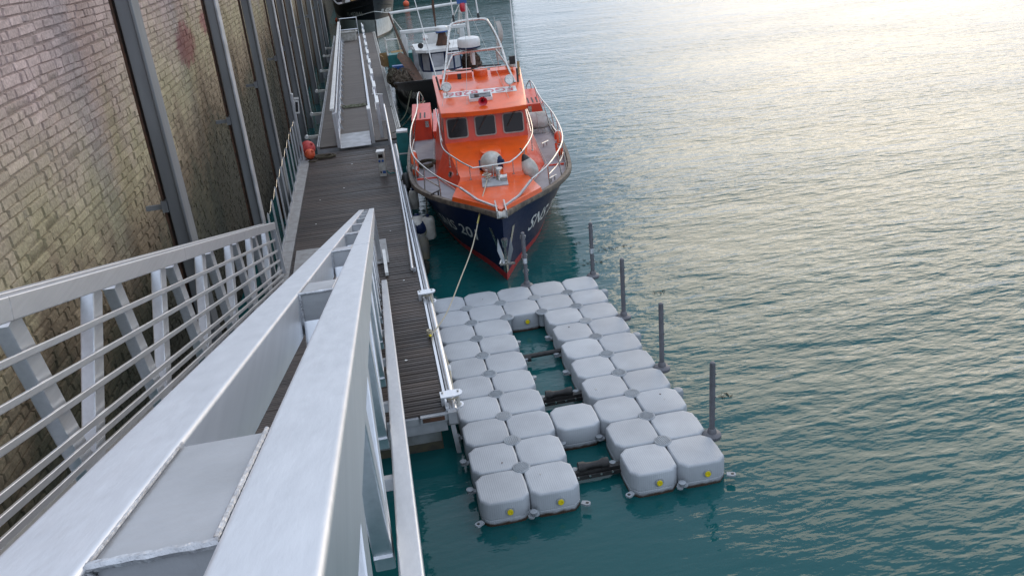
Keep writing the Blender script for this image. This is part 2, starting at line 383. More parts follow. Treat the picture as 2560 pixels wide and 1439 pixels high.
# ---- quay wall
XW = lambda y: -3.02 + .018 * y
quay = empty('quay_wall', (-3.0, 10, 0)); tag(quay, 'old stone quay wall with algae, pinkish above and dark green below', 'wall')
qo = Vector(quay.location)
def qmesh(mb, name, mat):
    mb.v = [p - qo for p in mb.v]; return mb.build(name, mat, quay)
Y0, Y1, ZT = -9.5, 15.0, 6.0
bk = MB()
bk.add([(XW(Y0) - .016, Y0, -1), (XW(Y1) - .016, Y1, -1), (XW(Y1) - .016, Y1, ZT), (XW(Y0) - .016, Y0, ZT),
        (XW(Y0) - 1.2, Y0, -1), (XW(Y1) - 1.2, Y1, -1), (XW(Y1) - 1.2, Y1, ZT), (XW(Y0) - 1.2, Y0, ZT)],
       [(0, 1, 2, 3), (4, 7, 6, 5), (0, 4, 5, 1), (1, 5, 6, 2), (2, 6, 7, 3), (3, 7, 4, 0)])
qmesh(bk, 'joint_bed', MORTAR)
YE = 96
fw = MB()
fw.add([(XW(Y1) + .0, Y1, -1), (XW(YE), YE, -1), (XW(YE), YE, ZT), (XW(Y1), Y1, ZT), (XW(Y1) - 1.2, Y1 + .01, -1), (XW(YE) - 1.2, YE, -1), (XW(YE) - 1.2, YE, ZT), (XW(Y1) - 1.2, Y1 + .01, ZT)],
       [(0, 1, 2, 3), (4, 7, 6, 5), (0, 4, 5, 1), (1, 5, 6, 2), (2, 6, 7, 3), (3, 7, 4, 0)])
qmesh(fw, 'far_courses', FARSTONE)
stones = []
rs = random.Random(3)
z = .0; row = 0
while z < ZT - .05:
    hgt = rs.choice((.074, .08, .084, .09, .098)) ; y = Y0 + rs.uniform(-.2, 0)
    while y < Y1 - .05:
        ln = rs.choice((.11, .14, .17, .2, .24, .28, .34, .42)) * rs.uniform(.85, 1.15)
        if y + ln > Y1: ln = Y1 - y
        j = .0045
        wob = .012 * math.sin(y * 1.7 + row)
        zz0 = z + j + wob + rs.uniform(-.004, .004); zz1 = z + hgt - j + wob + rs.uniform(-.005, .005)
        ya, yb = y + j + rs.uniform(0, .006), y + ln - j - rs.uniform(0, .006)
        pr = .0 + rs.uniform(-.005, .007)
        e = .008; q = []
        for yy, zz in ((ya, zz0), (yb, zz0), (yb, zz1), (ya, zz1)):
            q.append((XW(yy) - .022, yy + rs.uniform(-.004, .004), zz + rs.uniform(-.005, .005)))
        cy, cz = (ya + yb) / 2, (zz0 + zz1) / 2
        o4 = []
        for (xx, yy, zz) in q:
            dy = e if yy < cy else -e; dz = e if zz < cz else -e
            o4.append((XW(yy) + pr + rs.uniform(-.005, .005), yy + dy, zz + dz))
        stones.append((q + o4, cy, cz))
        y += ln
    z += hgt; row += 1
SF = [(4, 5, 6, 7), (0, 1, 5, 4), (1, 2, 6, 5), (2, 3, 7, 6), (3, 0, 4, 7)]
def shown(cy, cz):
    p = proj((XW(cy), cy, cz)); return p and -10 < p[0] < 760 and -10 < p[1] < 1100 and (p[1] < 745 - .27 * p[0] or p[2] < 9.0)
vis = sorted([i for i, st in enumerate(stones) if shown(st[1], st[2])], key=lambda i: (Vector((XW(stones[i][1]), stones[i][1], stones[i][2])) - CAM).length)
one = set(vis[:300]); rest = MB()
for i, (vs, cy, cz) in enumerate(stones):
    if i in one:
        o = MB().add([Vector(v) - Vector((XW(cy), cy, cz)) for v in vs], SF).build('stone', STONE, quay, 60); o.location = Vector((XW(cy), cy, cz)) - qo
    else: rest.add(vs, SF)
o = qmesh(rest, 'stone_courses', STONE); o['kind'] = 'stuff'
cap = MB().add([(XW(Y0) - 1.3, Y0, ZT), (XW(YE) - 1.3, YE, ZT), (-30, YE, ZT), (-30, Y0, ZT)], [(0, 1, 2, 3)]).build('quay_ground', CONC); cap['kind'] = 'structure'

# ---- far quay closing the basin (out of frame, seen mirrored in the water)
fq = MB().box(-1.2, 15, 73, 76, -1, 6.0).build('far_quay', FARSTONE); tag(fq, 'dark stone quay closing the far end of the basin', 'wall')

# ---- steel piles along the wall
XP = lambda y: -2.47 + .020 * y
pile_y = [-2.35, 2.35, 6.1, 10.3, 12.6, 15.2, 19.3, 24.0, 28.6, 32.5]
plab = ['galvanised steel pile on the pinkish stones nearest the gangway top', 'steel pile on the wall beside the patches of old red paint',
        'steel pile rising behind the picket fence']
for i, y in enumerate(pile_y):
    t = empty('steel_pile', (XP(y), y, -1))
    lab = plab[i] if i < 3 else 'tall steel pile on the dark wall beside the narrow pontoon'
    if i == 3: lab = 'steel pile on the dark wall directly behind the dull red buoy'
    if i == 9: lab = 'last steel pile of the row, beside the white plastic tub'
    tag(t, lab, 'pile', 'steel piles along the quay wall')
    mb = MB(); mb.rbar((-.105, 0, 0), (-.105, 0, 6.9), .13, .23, .012, up=(0, 1, 0)); mb.build('shaft', GALV, t)
    MB().rbar((-.022, 0, 0), (-.022, 0, 6.9), .30, .03, .008, up=(1, 0, 0)).build('flange', ALUD if i % 2 else GALV, t)
    for zz in (3.85 - .04 * i, 6.3):
        MB().box(-.40, -.172, -.09, -.05, zz, zz + .05).build('bracket', GALV, t); MB().box(-.232, -.172, -.125, .12, zz - .03, zz + .09).build('bracket_plate', GALV, t)
    MB().box(-.225, -.20, -.09, .09, .3, 6.6).build('timber_liner', RUST, t)

# ================================================================ FLOATING DOCK (0.5 m cubes)
dock = empty('floating_dock', (0, 0, 0)); tag(dock, 'grey modular floating dock of plastic cubes around a narrow slot', 'floating dock')
def cube_mesh():
    mb = MB(); H = .2485; ch = .078
    def ring(ins, z, chx=ch):
        h = H - ins; c = chx; q = []; b = .007
        for k in range(4):
            for a, d in ((-(h - c), h - b), (0, h), (h - c, h - b), ):
                x, y = a, -d
                for _ in range(k): x, y = -y, x
                q.append((x, y, z))
        return q
    rings = [ring(.012, -.13), ring(0, -.10), ring(0, .066), ring(.004, .07), ring(.004, .078), ring(0, .082), ring(0, .243, .08), ring(.003, .255, .081), ring(.008, .2625, .083), ring(.015, .2660, .085), ring(.026, .2672, .087), ring(.16, .2685, .05)]
    vs = [p for r_ in rings for p in r_] + [(0, 0, .269)]; fs = []
    for j in range(len(rings) - 1):
        for i in range(12):
            k = (i + 1) % 12; fs.append((j * 12 + i, j * 12 + k, (j + 1) * 12 + k, (j + 1) * 12 + i))
    fs.append(tuple(range(12))[::-1]); t = (len(rings) - 1) * 12
    for i in range(12): fs.append((t + i, t + (i + 1) % 12, len(vs) - 1))
    mb.add(vs, fs); return mb.mesh('float_cube', 44)
CM = cube_mesh(); CM.materials.append(FLOAT)
plug_me = MB().lathe([(.046, -.002), (.046, .008), (.034, .010)], n=14).mesh('plug_seat'); plug_me.materials.append(DISC)
plugy_me = MB().lathe([(.030, 0), (.030, .016), (.016, .017), (.015, .012)], n=14).mesh('plug'); plugy_me.materials.append(YEL)
cells = [(c, r) for r in range(10) for c in (0, 1, 3, 4)] + [(2, 0), (2, 1), (2, 7)]
rj = random.Random(5)
for c, r in cells:
    o = obj('float_cube', CM, None, dock); o.location = ((c + .5) * .5, -(r + .5) * .5, rj.uniform(-.004, .004)); o.rotation_euler = (rj.uniform(-.006, .006), rj.uniform(-.006, .006), rj.uniform(-.004, .004))
    if r == 9 or (c, r) == (2, 1):
        a = obj('plug_seat', plug_me, None, o); a.location = (.03, -.2485, .150); a.rotation_euler = (R(90), 0, 0)
        a = obj('plug', plugy_me, None, o); a.location = (.03, -.2555, .150); a.rotation_euler = (R(90), 0, 0)
# discs at the joints
def disc_mesh():
    mb = MB(); mb.lathe([(.055, .05), (.055, .235), (.092, .24), (.094, .256), (.086, .264), (.02, .266)], n=22)
    for k in range(-3, 4):
        h = math.sqrt(max(0, .075 ** 2 - (k * .02) ** 2)); mb.bar((-h, k * .02, .2665), (h, k * .02, .2665), .006, .006)
    return mb.mesh('connector_disc')
DM = disc_mesh(); DM.materials.append(DISC)
for x, y in [(.5, -.5 * k) for k in range(1, 10)] + [(2, -.5 * k) for k in range(1, 10)] + [(1, -.5), (1.5, -.5), (1, -1), (1.5, -1)]:
    o = obj('connector_disc', DM, None, dock); o.location = (x, y, .008); o.rotation_euler = (0, 0, rj.uniform(0, 3))
# lugs
lug = MB().prism([(-.045, -.024), (.012, -.034), (.038, -.024), (.046, 0), (.038, .024), (.012, .034), (-.045, .024)], .0, .018).mesh('lug'); lug.materials.append(DISC)
hole = MB().box(-.014, .014, -.014, .014, .0, .0195).mesh('lug_hole'); hole.materials.append(RUB)
bolt = MB().lathe([(.02, 0), (.02, .02), (.036, .022), (.038, .032), (.03, .036), (.014, .038)], n=14).mesh('side_bolt'); bolt.materials.append(DISC)
bigbolt = MB().lathe([(.05, 0), (.062, .02), (.064, .10), (.055, .125), (.03, .135)], n=16).mesh('end_bolt'); bigbolt.materials.append(DISC)
def put(me, x, y, z, rz=0, par=dock, nm=None):
    o = obj(nm or me.name.split('.')[0], me, None, par); o.location = (x, y, z); o.rotation_euler = (0, 0, rz); return o
for x, a in ((0, R(210)), (.5, R(250)), (.5, R(290)), (1, R(-30)), (1.5, R(210)), (2, R(250)), (2, R(290)), (2.5, R(-20))):
    off = Vector((math.cos(a), math.sin(a), 0)) * .055
    ins = (.0 if x in (0, 1.5) else 0)
    o = put(lug, x + (.02 if x in (0, 1.5) else -.02 if x in (1, 2.5) else 0) + off.x, -4.985 + off.y, .07 + (.02 if a == R(290) else 0), a)
    if x in (0, 1, 1.5, 2.5): put(hole, 0.012, 0, 0, 0, o, 'lug_hole')
for x in (.5, 2): put(bolt, x, -5.045, .10)
for k in range(1, 10):
    y = -.5 * k
    for x, a in ((1.0, 0), (1.5, math.pi), (0, math.pi), (2.5, 0)):
        if x in (1., 1.5) and k <= 2: continue
        if x == 2.5 and k in (3, 6, 9): continue
        if x == 2.5 and k in (1, 4, 7): put(bigbolt, 2.55, y, .08); continue
        if x == 0 and k in (5,): put(bigbolt, -.05, y, .08); continue
        put(lug, x + .03 * math.cos(a), y, .072, a); put(bolt, x + .045 * math.cos(a), y, .085)
# guide posts
def post_thing(x, y, rings):
    t = MB().lathe([(.030, .20), (.030, 1.06), (.026, 1.085), (.012, 1.095)], n=14)
    o = t.build('guide_post', POST, dock); o.location = (x, y, 0)
    MB().lathe([(.096, .20), (.098, .235), (.085, .25), (.05, .258), (.042, .30), (.031, .31)], n=20).build('post_flange', POST, o)
    for k in range(5):
        a = .6 + k * .05; st = MB().lathe([(.008, .026), (.008, .04), (.005, .043)], (0, 0, .42 + k * .135), (math.cos(-a), math.sin(-a), 0), 8); st.build('post_stud', POST, o)
    if rings:
        for zz in (1.02, .72, .47):
            MB().tube([(.045 * math.cos(t_ * math.pi / 6), .012 * 0, zz + .03 * math.sin(t_ * math.pi / 6)) for t_ in range(12)], .005, 6, True).build('post_ring', STEEL, o)
        MB().lathe([(.034, .60), (.036, .62), (.034, .68)], n=12).build('post_clamp', ALU, o)
    return o
for i, (x, y) in enumerate(((1.5, .055), (2.54, .045), (2.54, -1.5), (2.54, -3.0), (2.54, -4.5))): post_thing(x, y, i < 2)
# keel roller bars across the slot
for k, y in enumerate((-1.97, -3.05, -4.54)):
    b = MB()
    if k == 0:
        b.tube([(.95, y, .12), (1.55, y, .13)], .032, 10)
        ob = b.build('roller_bar', RUB, dock)
        MB().lathe([(.05, 0), (.05, .12)], (1.0, y, .1), (1, 0, 0), 12).build('sleeve', RUB, ob)
    else:
        b.bar((.95, y, .09), (1.55, y, .09), .07, .06); b.bar((.95, y - .06, .07), (1.55, y - .06, .07), .02, .04)
        ob = b.build('roller_bar', RUB, dock)
        MB().lathe([(.052, 0), (.052, .06), (.036, .09), (.032, .16), (.036, .23), (.052, .26), (.052, .32)], (1.08, y + .01, .155), (1, 0, 0), 14).build('keel_roller', RUB, ob)
        for q in range(4): MB().lathe([(.012, 0), (.012, .012)], (1.06 + q * .12, y - .0715, .09), (0, -1, 0), 8).build('bolt_head', STEEL, ob)

# ================================================================ PONTOON BESIDE THE BOAT
ZP = .55
PD = R(-0.55)                                    # the pontoon lies a little off the dock's axis
pon = empty('pontoon', (-1.22, -3.62, 0), (0, 0, PD)); tag(pon, 'wide timber decked pontoon with aluminium edges beside the orange boat', 'pontoon')
PW, PL = 1.08, 12.75
pitch = .1035
for k in range(int((PL) / pitch)):
    y = k * pitch + .006
    o = MB()
    prof = [(-.046, -.04), (.046, -.04), (.046, -.010), (.041, -.0015), (.024, .0), (.019, -.008), (.010, -.008), (.005, 0), (-.022, 0), (-.027, -.008), (-.034, -.008), (-.039, -.0015), (-.046, -.008)] if not k else None
    if k == 0:
        plank_me = MB().sweep([(-PW + .20, 0, 0), (PW - .005, 0, 0)], prof, caps=True).mesh('plank', 30); plank_me.materials.append(PLANK)
    ob = obj('plank', plank_me, None, pon); ob.location = (random.uniform(-.002, .002), y + .046, ZP + random.uniform(-.004, .003)); ob.rotation_euler = (random.uniform(-.02, .02), 0, random.uniform(-.0006, .0006))
MB().box(-PW + .02, PW, .01, PL - .02, ZP - .26, ZP - .045).build('frame', ALUD, pon)
for k in range(4):
    MB().box(-PW - .02, -PW + .185, k * 3.19 + .004, k * 3.19 + 3.182, ZP - .03, ZP + .012).build('kerb_plate', PLATE, pon)
for k in range(3):
    MB().box(-PW + .12, PW - .08, .12 + k * 4.3, 3.6 + k * 4.3, -.45, ZP - .265).build('float_block', CONC, pon)
    MB().box(-PW + .11, PW - .07, .11 + k * 4.3, 3.61 + k * 4.3, -.45, .10 ).build('weed_skirt', RUBG, pon)
MB().rbar((-PW + .2, -.006, ZP - .075), (PW - .3, -.006, ZP - .075), .05, .09, .006).build('end_beam', ALUD, pon)
# aluminium edge sections: inner strip, slot, round rubbing profile
for nm, x0, x1, z0, z1, mt in (('edge_strip', PW + .004, PW + .034, ZP - .16, ZP + .014, ALU), ('edge_strip', PW + .050, PW + .066, ZP - .13, ZP + .006, ALUD), ('edge_channel', PW + .01, PW + .13, ZP - .2, ZP - .06, GALV)):
    for k in range(3):
        MB().box(x0, x1, k * 4.25 + .003, k * 4.25 + 4.244, z0, z1).build(nm, mt, pon)
for k in range(3): MB().tube([(PW + .096, k * 4.25 + .003, ZP - .022), (PW + .096, k * 4.25 + 4.244, ZP - .022)], .034, 12).build('rubbing_tube', ALU, pon)
MB().box(PW - .28, PW + .02, -.05, .02, ZP - .10, ZP - .02).box(PW + .02, PW + .11, -.07, .02, ZP - .14, ZP + .0).build('corner_bracket', ALUD, pon)
MB().bar((PW - .26, -.052, ZP - .06), (PW - .02, -.052, ZP - .06), .008, .05).build('rusty_end', RUST, pon)
MB().bar((PW + .05, .02, ZP - .1), (PW + .11, -.05, -.3), .05, .014, up=(0, 1, 0)).build('end_strut', ALUD, pon)
# raised round handrail running along the far half of the edge
rail_p = [(.99, 4.1, ZP + .06), (1.02, 6.0, ZP + .16), (1.035, 9.0, ZP + .34), (1.04, 11.6, ZP + .50), (1.04, 13.2, ZP + .62), (1.035, 14.3, ZP + .70)]
MB().tube([(x + .02, y, z_) for x, y, z_ in rail_p], .024, 10).build('hand_tube', ALU, pon)
for y, h in ((4.15, .06), (7.4, .24), (10.4, .42), (12.5, .56)):
    MB().rbar((1.04, y, ZP - .03), (1.04, y, ZP + h), .05, .02, .004, up=(0, 1, 0)).build('tube_bracket', ALUD, pon)

# roller brackets with the dock's mooring rope
for nm, y, lab in (('a', -.55, 'aluminium mooring roller on pontoon edge by the inner end of the dock'), ('b', -3.46, 'aluminium mooring roller on the corner of the pontoon end')):
    t = empty('mooring_roller', (-.07, y, ZP)); tag(t, lab, 'mooring roller', 'rollers holding the floating dock')
    pl = [(-.10, -.075), (.06, -.075), (.13, -.055), (.15, 0), (.13, .055), (.02, .075), (-.10, .06)]
    MB().prism(pl, .085, .10).build('top_plate', ALU, t); MB().prism(pl, -.07, -.055).build('bottom_plate', ALU, t)
    MB().box(-.10, -.06, -.07, .06, -.053, .083).build('back_plate', ALUD, t)
    MB().lathe([(.035, -.053), (.02, -.03), (.02, .06), (.035, .083)], (.09, 0, 0), n=14).build('roller', DIRTYW, t)
    MB().lathe([(.013, .1005), (.013, .115)], (.10, .02, 0), n=8).lathe([(.013, .1005), (.013, .115)], (-.07, .03, 0), n=8).build('bolt_head', STEEL, t)
    MB().tube([(.065 * math.cos(a * math.pi / 6) + .03, .045 * math.sin(a * math.pi / 6), .03 + .002 * a) for a in range(13)], .010, 6).build('rope_turn', ROPE, t)
rp = spline([(.0, -.60, .60), (.01, -1.0, .5), (.0, -1.6, .42), (.015, -2.2, .42), (.02, -2.6, .46), (-.005, -3.1, .5), (.0, -3.42, .58)], 8)
ro = MB().tube(rp, .012, 7).build('edge_rope', ROPE); tag(ro, 'tan rope strung between the two pontoon rollers beside the floats', 'rope')
MB().lathe([(.012, 0), (.02, .01), (.02, .1), (.012, .11)], (.02, -2.62, .42), (0, .3, 1), 10).build('toggle', WHITE, ro)
bl = spline([(-.13, -1.83, ZP + .015), (-.09, -1.72, .60), (.10, -1.45, .62), (.36, -1.0, .70), (.58, -.2, .93), (.78, .45, 1.10), (.86, .85, 1.20)], 8)

# ---- picket fence on the wall side of the pontoon
fence = empty('picket_fence', (-2.24, 1.5, ZP)); tag(fence, 'row of thin aluminium pickets with a slack top wire along pontoon', 'fence')
sy = [0, .74, 1.50, 2.10, 2.9, 3.65, 4.44, 5.2, 5.95, 6.55, 7.25]
for k, y in enumerate(sy):
    MB().sweep([(.004 * k, y, -.02), (.004 * k, y, .90), (.004 * k, y, .95)], [(-.014, -.012), (.014, -.012), (.014, .012), (-.014, .012)], up=(0, 1, 0), scale=[1, 1, .35]).build('picket', ALU, fence)
wp = []
for a, b in zip(sy, sy[1:]): wp += [(.0, a, .93), (-.01, (a + b) / 2, .84)]
wp.append((0.03, sy[-1], .93)); MB().tube(spline(wp, 4), .004, 5).build('wire', STEEL, fence)
MB().bar((.0, -.3, .03), (.03, 7.6, .03), .03, .05).build('base_rail', ALUD, fence)
mp_ = empty('marker_post', (-2.12, 8.62, ZP)); tag(mp_, 'tall thin aluminium post with small angled sign beside red buoys', 'post')
MB().rbar((0, 0, 0), (0, 0, 1.55), .045, .03, .006, up=(0, 1, 0)).build('pole', ALU, mp_)
MB().lathe([(.03, 1.551), (.035, 1.58), (.01, 1.59)], n=10).build('pole_cap', WHITE, mp_)
MB().box(.03, .14, -.012, .0, 1.44, 1.49).bar((.05, -.02, 1.12), (.08, -.02, 1.42), .10, .012, up=(0, 1, 0)).build('sign_plate', WHITE, mp_)
MB().bar((.048, -.03, 1.16), (.078, -.03, 1.39), .06, .004, up=(0, 1, 0)).build('sign_face', BLACKP, mp_)
# ---- buoys and rope on the pontoon
for c, r, mt, lab in (((-2.02, 9.02), .185, BUOYP, 'large dull red buoy behind the bright orange buoy on pontoon'), ((-1.97, 8.66), .125, BUOY, 'bright orange ball buoy lying beside the thin marker post')):
    t = empty('ball_buoy', (c[0], c[1], ZP)); tag(t, lab, 'buoy', 'buoys lying on the pontoon')
    MB().ball((0, 0, r + .005), r, 20, 12).build('ball', mt, t)
    MB().lathe([(.03, 0), (.035, .03), (.02, .05)], (0, 0, r + .005) , (.6, -.5, .62), 10).build('eye', mt, t)
    t.children[-1].location = Vector((.6, -.5, .62)).normalized() * (r - .012)
    tr = MB().tube([(math.cos(a / 10 * 2 * math.pi) * r * .72, 0, math.sin(a / 10 * 2 * math.pi) * r * .72 ) for a in range(10)], .004, 5, True).build('seam_line', RUST, t); tr.location = (-.02, -r * .70, r); 
cp = []
for a in range(70):
    q = a / 12 * 2 * math.pi; rr = .14 + .03 * math.sin(a * .7)
    cp.append((-1.62 + rr * 1.5 * math.cos(q), 8.62 + rr * .9 * math.sin(q), ZP + .016 + .0006 * a + .01 * math.sin(a * 1.3) ** 2))
cp = [(-2.02, 8.36, ZP + .02), (-1.86, 8.30, ZP + .02), (-1.80, 8.5, ZP + .02)] + cp
tag(MB().tube(cp, .014, 6).build('rope_coil', ROPED), 'brown old rope coiled on planks beside orange buoy', 'rope')
# ---- service pedestal
sp = empty('service_pedestal', (-.335, 6.36, ZP), (0, 0, R(-8))); tag(sp, 'white shore power pedestal with blue sockets on pontoon', 'power pedestal')
MB().rbar((0, 0, 0), (0, 0, .52), .15, .19, .012, up=(0, 1, 0)).build('cabinet', DIRTYW, sp)
MB().rbar((0, -.006, .521), (0, -.006, .545), .17, .21, .008, up=(0, 1, 0)).build('lid', WHITE, sp)
MB().box(-.05, .05, -.099, -.094, .40, .48).build('meter_window', GLASS, sp)
for sx in (-.035, .035):
    MB().lathe([(.026, 0), (.026, .02), (.018, .022)], (sx, -.096, .34), (0, -1, 0), 12).build('socket', BLUE, sp)
MB().lathe([(.010, 0), (.010, .006)], (0.02, -.096, .22), (0, -1, 0), 10).build('lock', STEEL, sp)
MB().box(.0, .065, -.098, -.094, .06, .12).build('blue_label', BLUE, sp); MB().box(-.05, -.02, -.098, -.094, .07, .11).build('small_label', RUB, sp)
MB().tube(spline([(.08, -.02, .10), (.13, -.03, .03), (.2, .03, .02), (.25, .1, -.02)], 5), .014, 7).build('hose', TEAL, sp)

# ================================================================ ACCESS GANGWAY (local: x across, y down the slope, z square to it)
GS = math.atan(.289)
gw = empty('access_gangway', (-.601, 1.062, 1.47), (-GS, 0, R(.3))); tag(gw, 'sloping aluminium truss gangway coming down to the pontoon', 'gangway')
TL = 15.6
for nm, c in (('top_tube', -.0375), ('top_tube', -.1945), ('top_tube', -1.5375), ('top_tube', -1.6945)):
    MB().rbar((c, 0, -.052), (c, -TL, -.052), .075, .104, .005, k=4, segs=8).build(nm, ALU, gw)
for c in (-.018, -.225, -1.52, -1.72):
    MB().rbar((c, -.75, -1.09), (c, -TL, -1.09), .085, .09, .008, segs=8).build('bottom_chord', ALU, gw)
t0s = [8.02 - 1.5 * k for k in range(6)] + [8.02 + 1.5 * k for k in range(1, 6)]
def weld(a, b, r, par, nm='weld', seed=0):
    rw = random.Random(seed); a = Vector(a); b = Vector(b); n = max(6, int((b - a).length / .0075)); pts = []; sc = []
    for i in range(n + 1):
        pts.append(a.lerp(b, i / n) + Vector((rw.uniform(-.0003, .0003),) * 3)); sc.append(.92 + .2 * (i % 2) + rw.uniform(-.03, .03))
    return MB().tube(pts, r, 7, scale=sc).build(nm, WELD, par)
light_me = MB().rbar((0, 0, 0), (0, -.575, -1.03), .074, .14, .006, up=(0, 1, .3), k=2).mesh('brace'); light_me.materials.append(ALU)
dark_me = MB().rbar((0, 0, 0), (0, .63, -1.03), .074, .14, .006, up=(0, 1, -.3), k=2).mesh('brace'); dark_me.materials.append(ALU)
cap_me = MB().box(-.0405, .0405, -.18, .17, -.006, 0).mesh('cap_plate'); cap_me.materials.append(PLATE if False else ALU)
for i, t0 in enumerate(sorted(t0s)):
    for cx in (-.116, -1.616):
        put(light_me, cx, -t0, -.10, 0, gw, 'brace')
        if t0 > 1: put(dark_me, cx, -t0 + .35, -.10, 0, gw, 'brace')
    # the plate that closes the pair of braces between the two tubes, with its weld beads
    MB().add([(-.1565, -t0 - .03, -.004), (-.0755, -t0 - .03, -.004), (-.0755, -t0 + .235, -.004), (-.1565, -t0 + .235, -.004), (-.1565, -t0 - .03, -.10), (-.0755, -t0 - .03, -.10), (-.0755, -t0 + .235, -.10), (-.1565, -t0 + .235, -.10)],
             [(0, 1, 2, 3), (4, 7, 6, 5), (0, 4, 5, 1), (2, 6, 7, 3), (0, 3, 7, 4), (1, 5, 6, 2)]).build('cap_plate', ALUD, gw)
    if t0 > 4:
        ra = .0027
        weld((-.156, -t0 - .03, -.0006), (-.156, -t0 + .235, -.0006), ra * .6, gw, seed=i); weld((-.076, -t0 - .03, -.0006), (-.076, -t0 + .235, -.0006), ra * .85, gw, seed=i + 20)
        weld((-.158, -t0 - .032, -.003), (-.074, -t0 - .032, -.003), ra * 1.35, gw, seed=i + 40); weld((-.1555, -t0 - .033, -.004), (-.1555, -t0 - .033, -.095), ra * 1.7, gw, seed=i + 60)
for t0 in (3.02, 6.1, 9.35):                                   # site joints: thin bright seams round the tubes
    for c in (-.0375, -.1945, -1.5375):
        MB().rbar((c, -t0, -.052), (c, -t0 - .006, -.052), .0766, .1056, .005).build('seam', WELD, gw)
for v in (-.270, -.437, -.590, -.750, -.828, -.905):
    for x in (-.178, -1.548):
        MB().rbar((x, .02 - v * .35, v), (x, -TL, v), .018, .034, .004, segs=4).build('rail', ALU, gw)
for c in (-.0375, -.1945, -1.5375, -1.6945): MB().rbar((c, -.03, -.09), (c, .36, -.80), .074, .075, .006, up=(0, 1, .3)).build('end_post', ALU, gw)
gp = .0905
gb_me = MB().sweep([(-1.48, 0, 0), (-.27, 0, 0)], [(-.041, -.03), (.041, -.03), (.041, -.006), (.034, 0), (.008, 0), (.003, -.006), (-.005, -.006), (-.010, 0), (-.034, 0), (-.041, -.006)]).mesh('deck_board', 30); gb_me.materials.append(PLANK)
for k in range(160):
    y = -.8 - k * gp - (k // 4) * .010
    if y < -TL: break
    put(gb_me, 0, y, -1.03 + random.uniform(-.003, .003), 0, gw, 'deck_board')
for k in range(10): MB().rbar((-1.7, -.95 - 1.4 * k, -1.10), (-.06, -.95 - 1.4 * k, -1.10), .06, .06, .006).build('cross_beam', ALUD, gw)
fl = MB().prism([(-2.0, 1.02), (-.5, 1.02), (-.5, 2.16), (-1.84, 2.19), (-2.0, 2.19)], ZP + .014, ZP + .024).build('landing_plate', PLATE); tag(fl, 'thin grey metal landing plate under the gangway foot on planks', 'plate')
MB().box(-.585, -.535, .45, 1.5, ZP + .025, ZP + .075).build('runner', WHITE, fl)

# ================================================================ SECOND (FAR) PONTOON AND ITS FOOTBRIDGE
Z2 = .60
p2 = empty('narrow_pontoon', (-.78, 9.55, 0), (0, 0, R(-.55))); tag(p2, 'long narrow timber pontoon running on toward the black trawler bow', 'pontoon')
W2, L2 = 1.06, 25.6
for k in range(12):
    MB().box(-W2 + .07, W2 - .10, k * 2.13 + .006, k * 2.13 + 2.124, Z2 - .05, Z2).build('deck_panel', PLANK2, p2)
band_bump(PLANK2, 'Y', 3.0, .006)
MB().box(-W2, W2, .0, L2, Z2 - .22, Z2 - .052).build('frame', ALUD, p2)
for k in range(6): MB().box(-W2 + .1, W2 - .1, .1 + k * 4.2, 3.9 + k * 4.2, -.4, Z2 - .225).build('float_block', CONC, p2)
for x0, x1, dz in ((-W2, -W2 + .03, .03), (-W2 + .045, -W2 + .062, .02), (W2 - .095, W2 - .07, .02), (W2 - .05, W2 - .03, .03), (W2 - .012, W2 + .03, .03)):
    for k in range(4): MB().box(x0, x1, k * 6.4 + .003, k * 6.4 + 6.39, Z2 - .21, Z2 + dz).build('edge_strip', DIRTYW if x0 > 0 else ALUD, p2)
for px, py in ((775, 339), (786, 282), (795, 225), (804, 175), (810, 138), (813, 119)):
    q = pz(px + 14, py, Z2 + .02); lo_ = p2.matrix_basis.inverted() @ Vector((q.x, q.y, q.z))
    a = MB().box(-W2 - .34, -W2 + .05, lo_.y - .035, lo_.y + .035, Z2 - .05, Z2 + .03)
    o = a.build('pile_guide', DIRTYW, p2)
    MB().lathe([(.05, -.05), (.05, .05)], (-W2 - .31, lo_.y, Z2 + .01), (0, 1, 0), 12).build('guide_roller', WHITE, o)
    MB().prism([(-W2 - .22, lo_.y - .012), (-W2, lo_.y - .012), (-W2, lo_.y + .012), (-W2 - .22, lo_.y + .012)], Z2 - .3, Z2 - .055).build('gusset', ALUD, o)
# footbridge on it
fb = empty('footbridge', (-.86, 9.55, Z2), (0, 0, R(-.3))); tag(fb, 'aluminium footbridge with low side rails lying on the narrow pontoon', 'footbridge')
MB().box(-.40, .37, .85, 23.5, .03, .05).build('deck', PLANK2, fb)
MB().add([(-.39, -.42, .012), (.36, -.42, .012), (.36, .9, .075), (-.39, .9, .075), (-.39, -.42, .0), (.36, -.42, .0), (.36, .9, .055), (-.39, .9, .055)], [(0, 1, 2, 3), (4, 7, 6, 5), (0, 4, 5, 1), (1, 5, 6, 2), (2, 6, 7, 3), (3, 7, 4, 0)]).build('ramp_flap', ALUD, fb)
MB().rbar((-.47, .15, .86), (-.47, 23.5, .86), .10, .05, .006, segs=4).build('hand_rail', WHITE, fb)
MB().rbar((-.40, .5, .70), (-.40, 23.5, .70), .03, .03, .005, segs=4).build('knee_rail', ALU, fb)
MB().rbar((-.43, .1, .06), (-.43, 23.5, .06), .07, .10, .006, segs=4).build('side_beam', ALU, fb)
MB().rbar((.43, .1, .06), (.43, 23.5, .06), .07, .10, .006, segs=4).build('side_beam', ALU, fb)
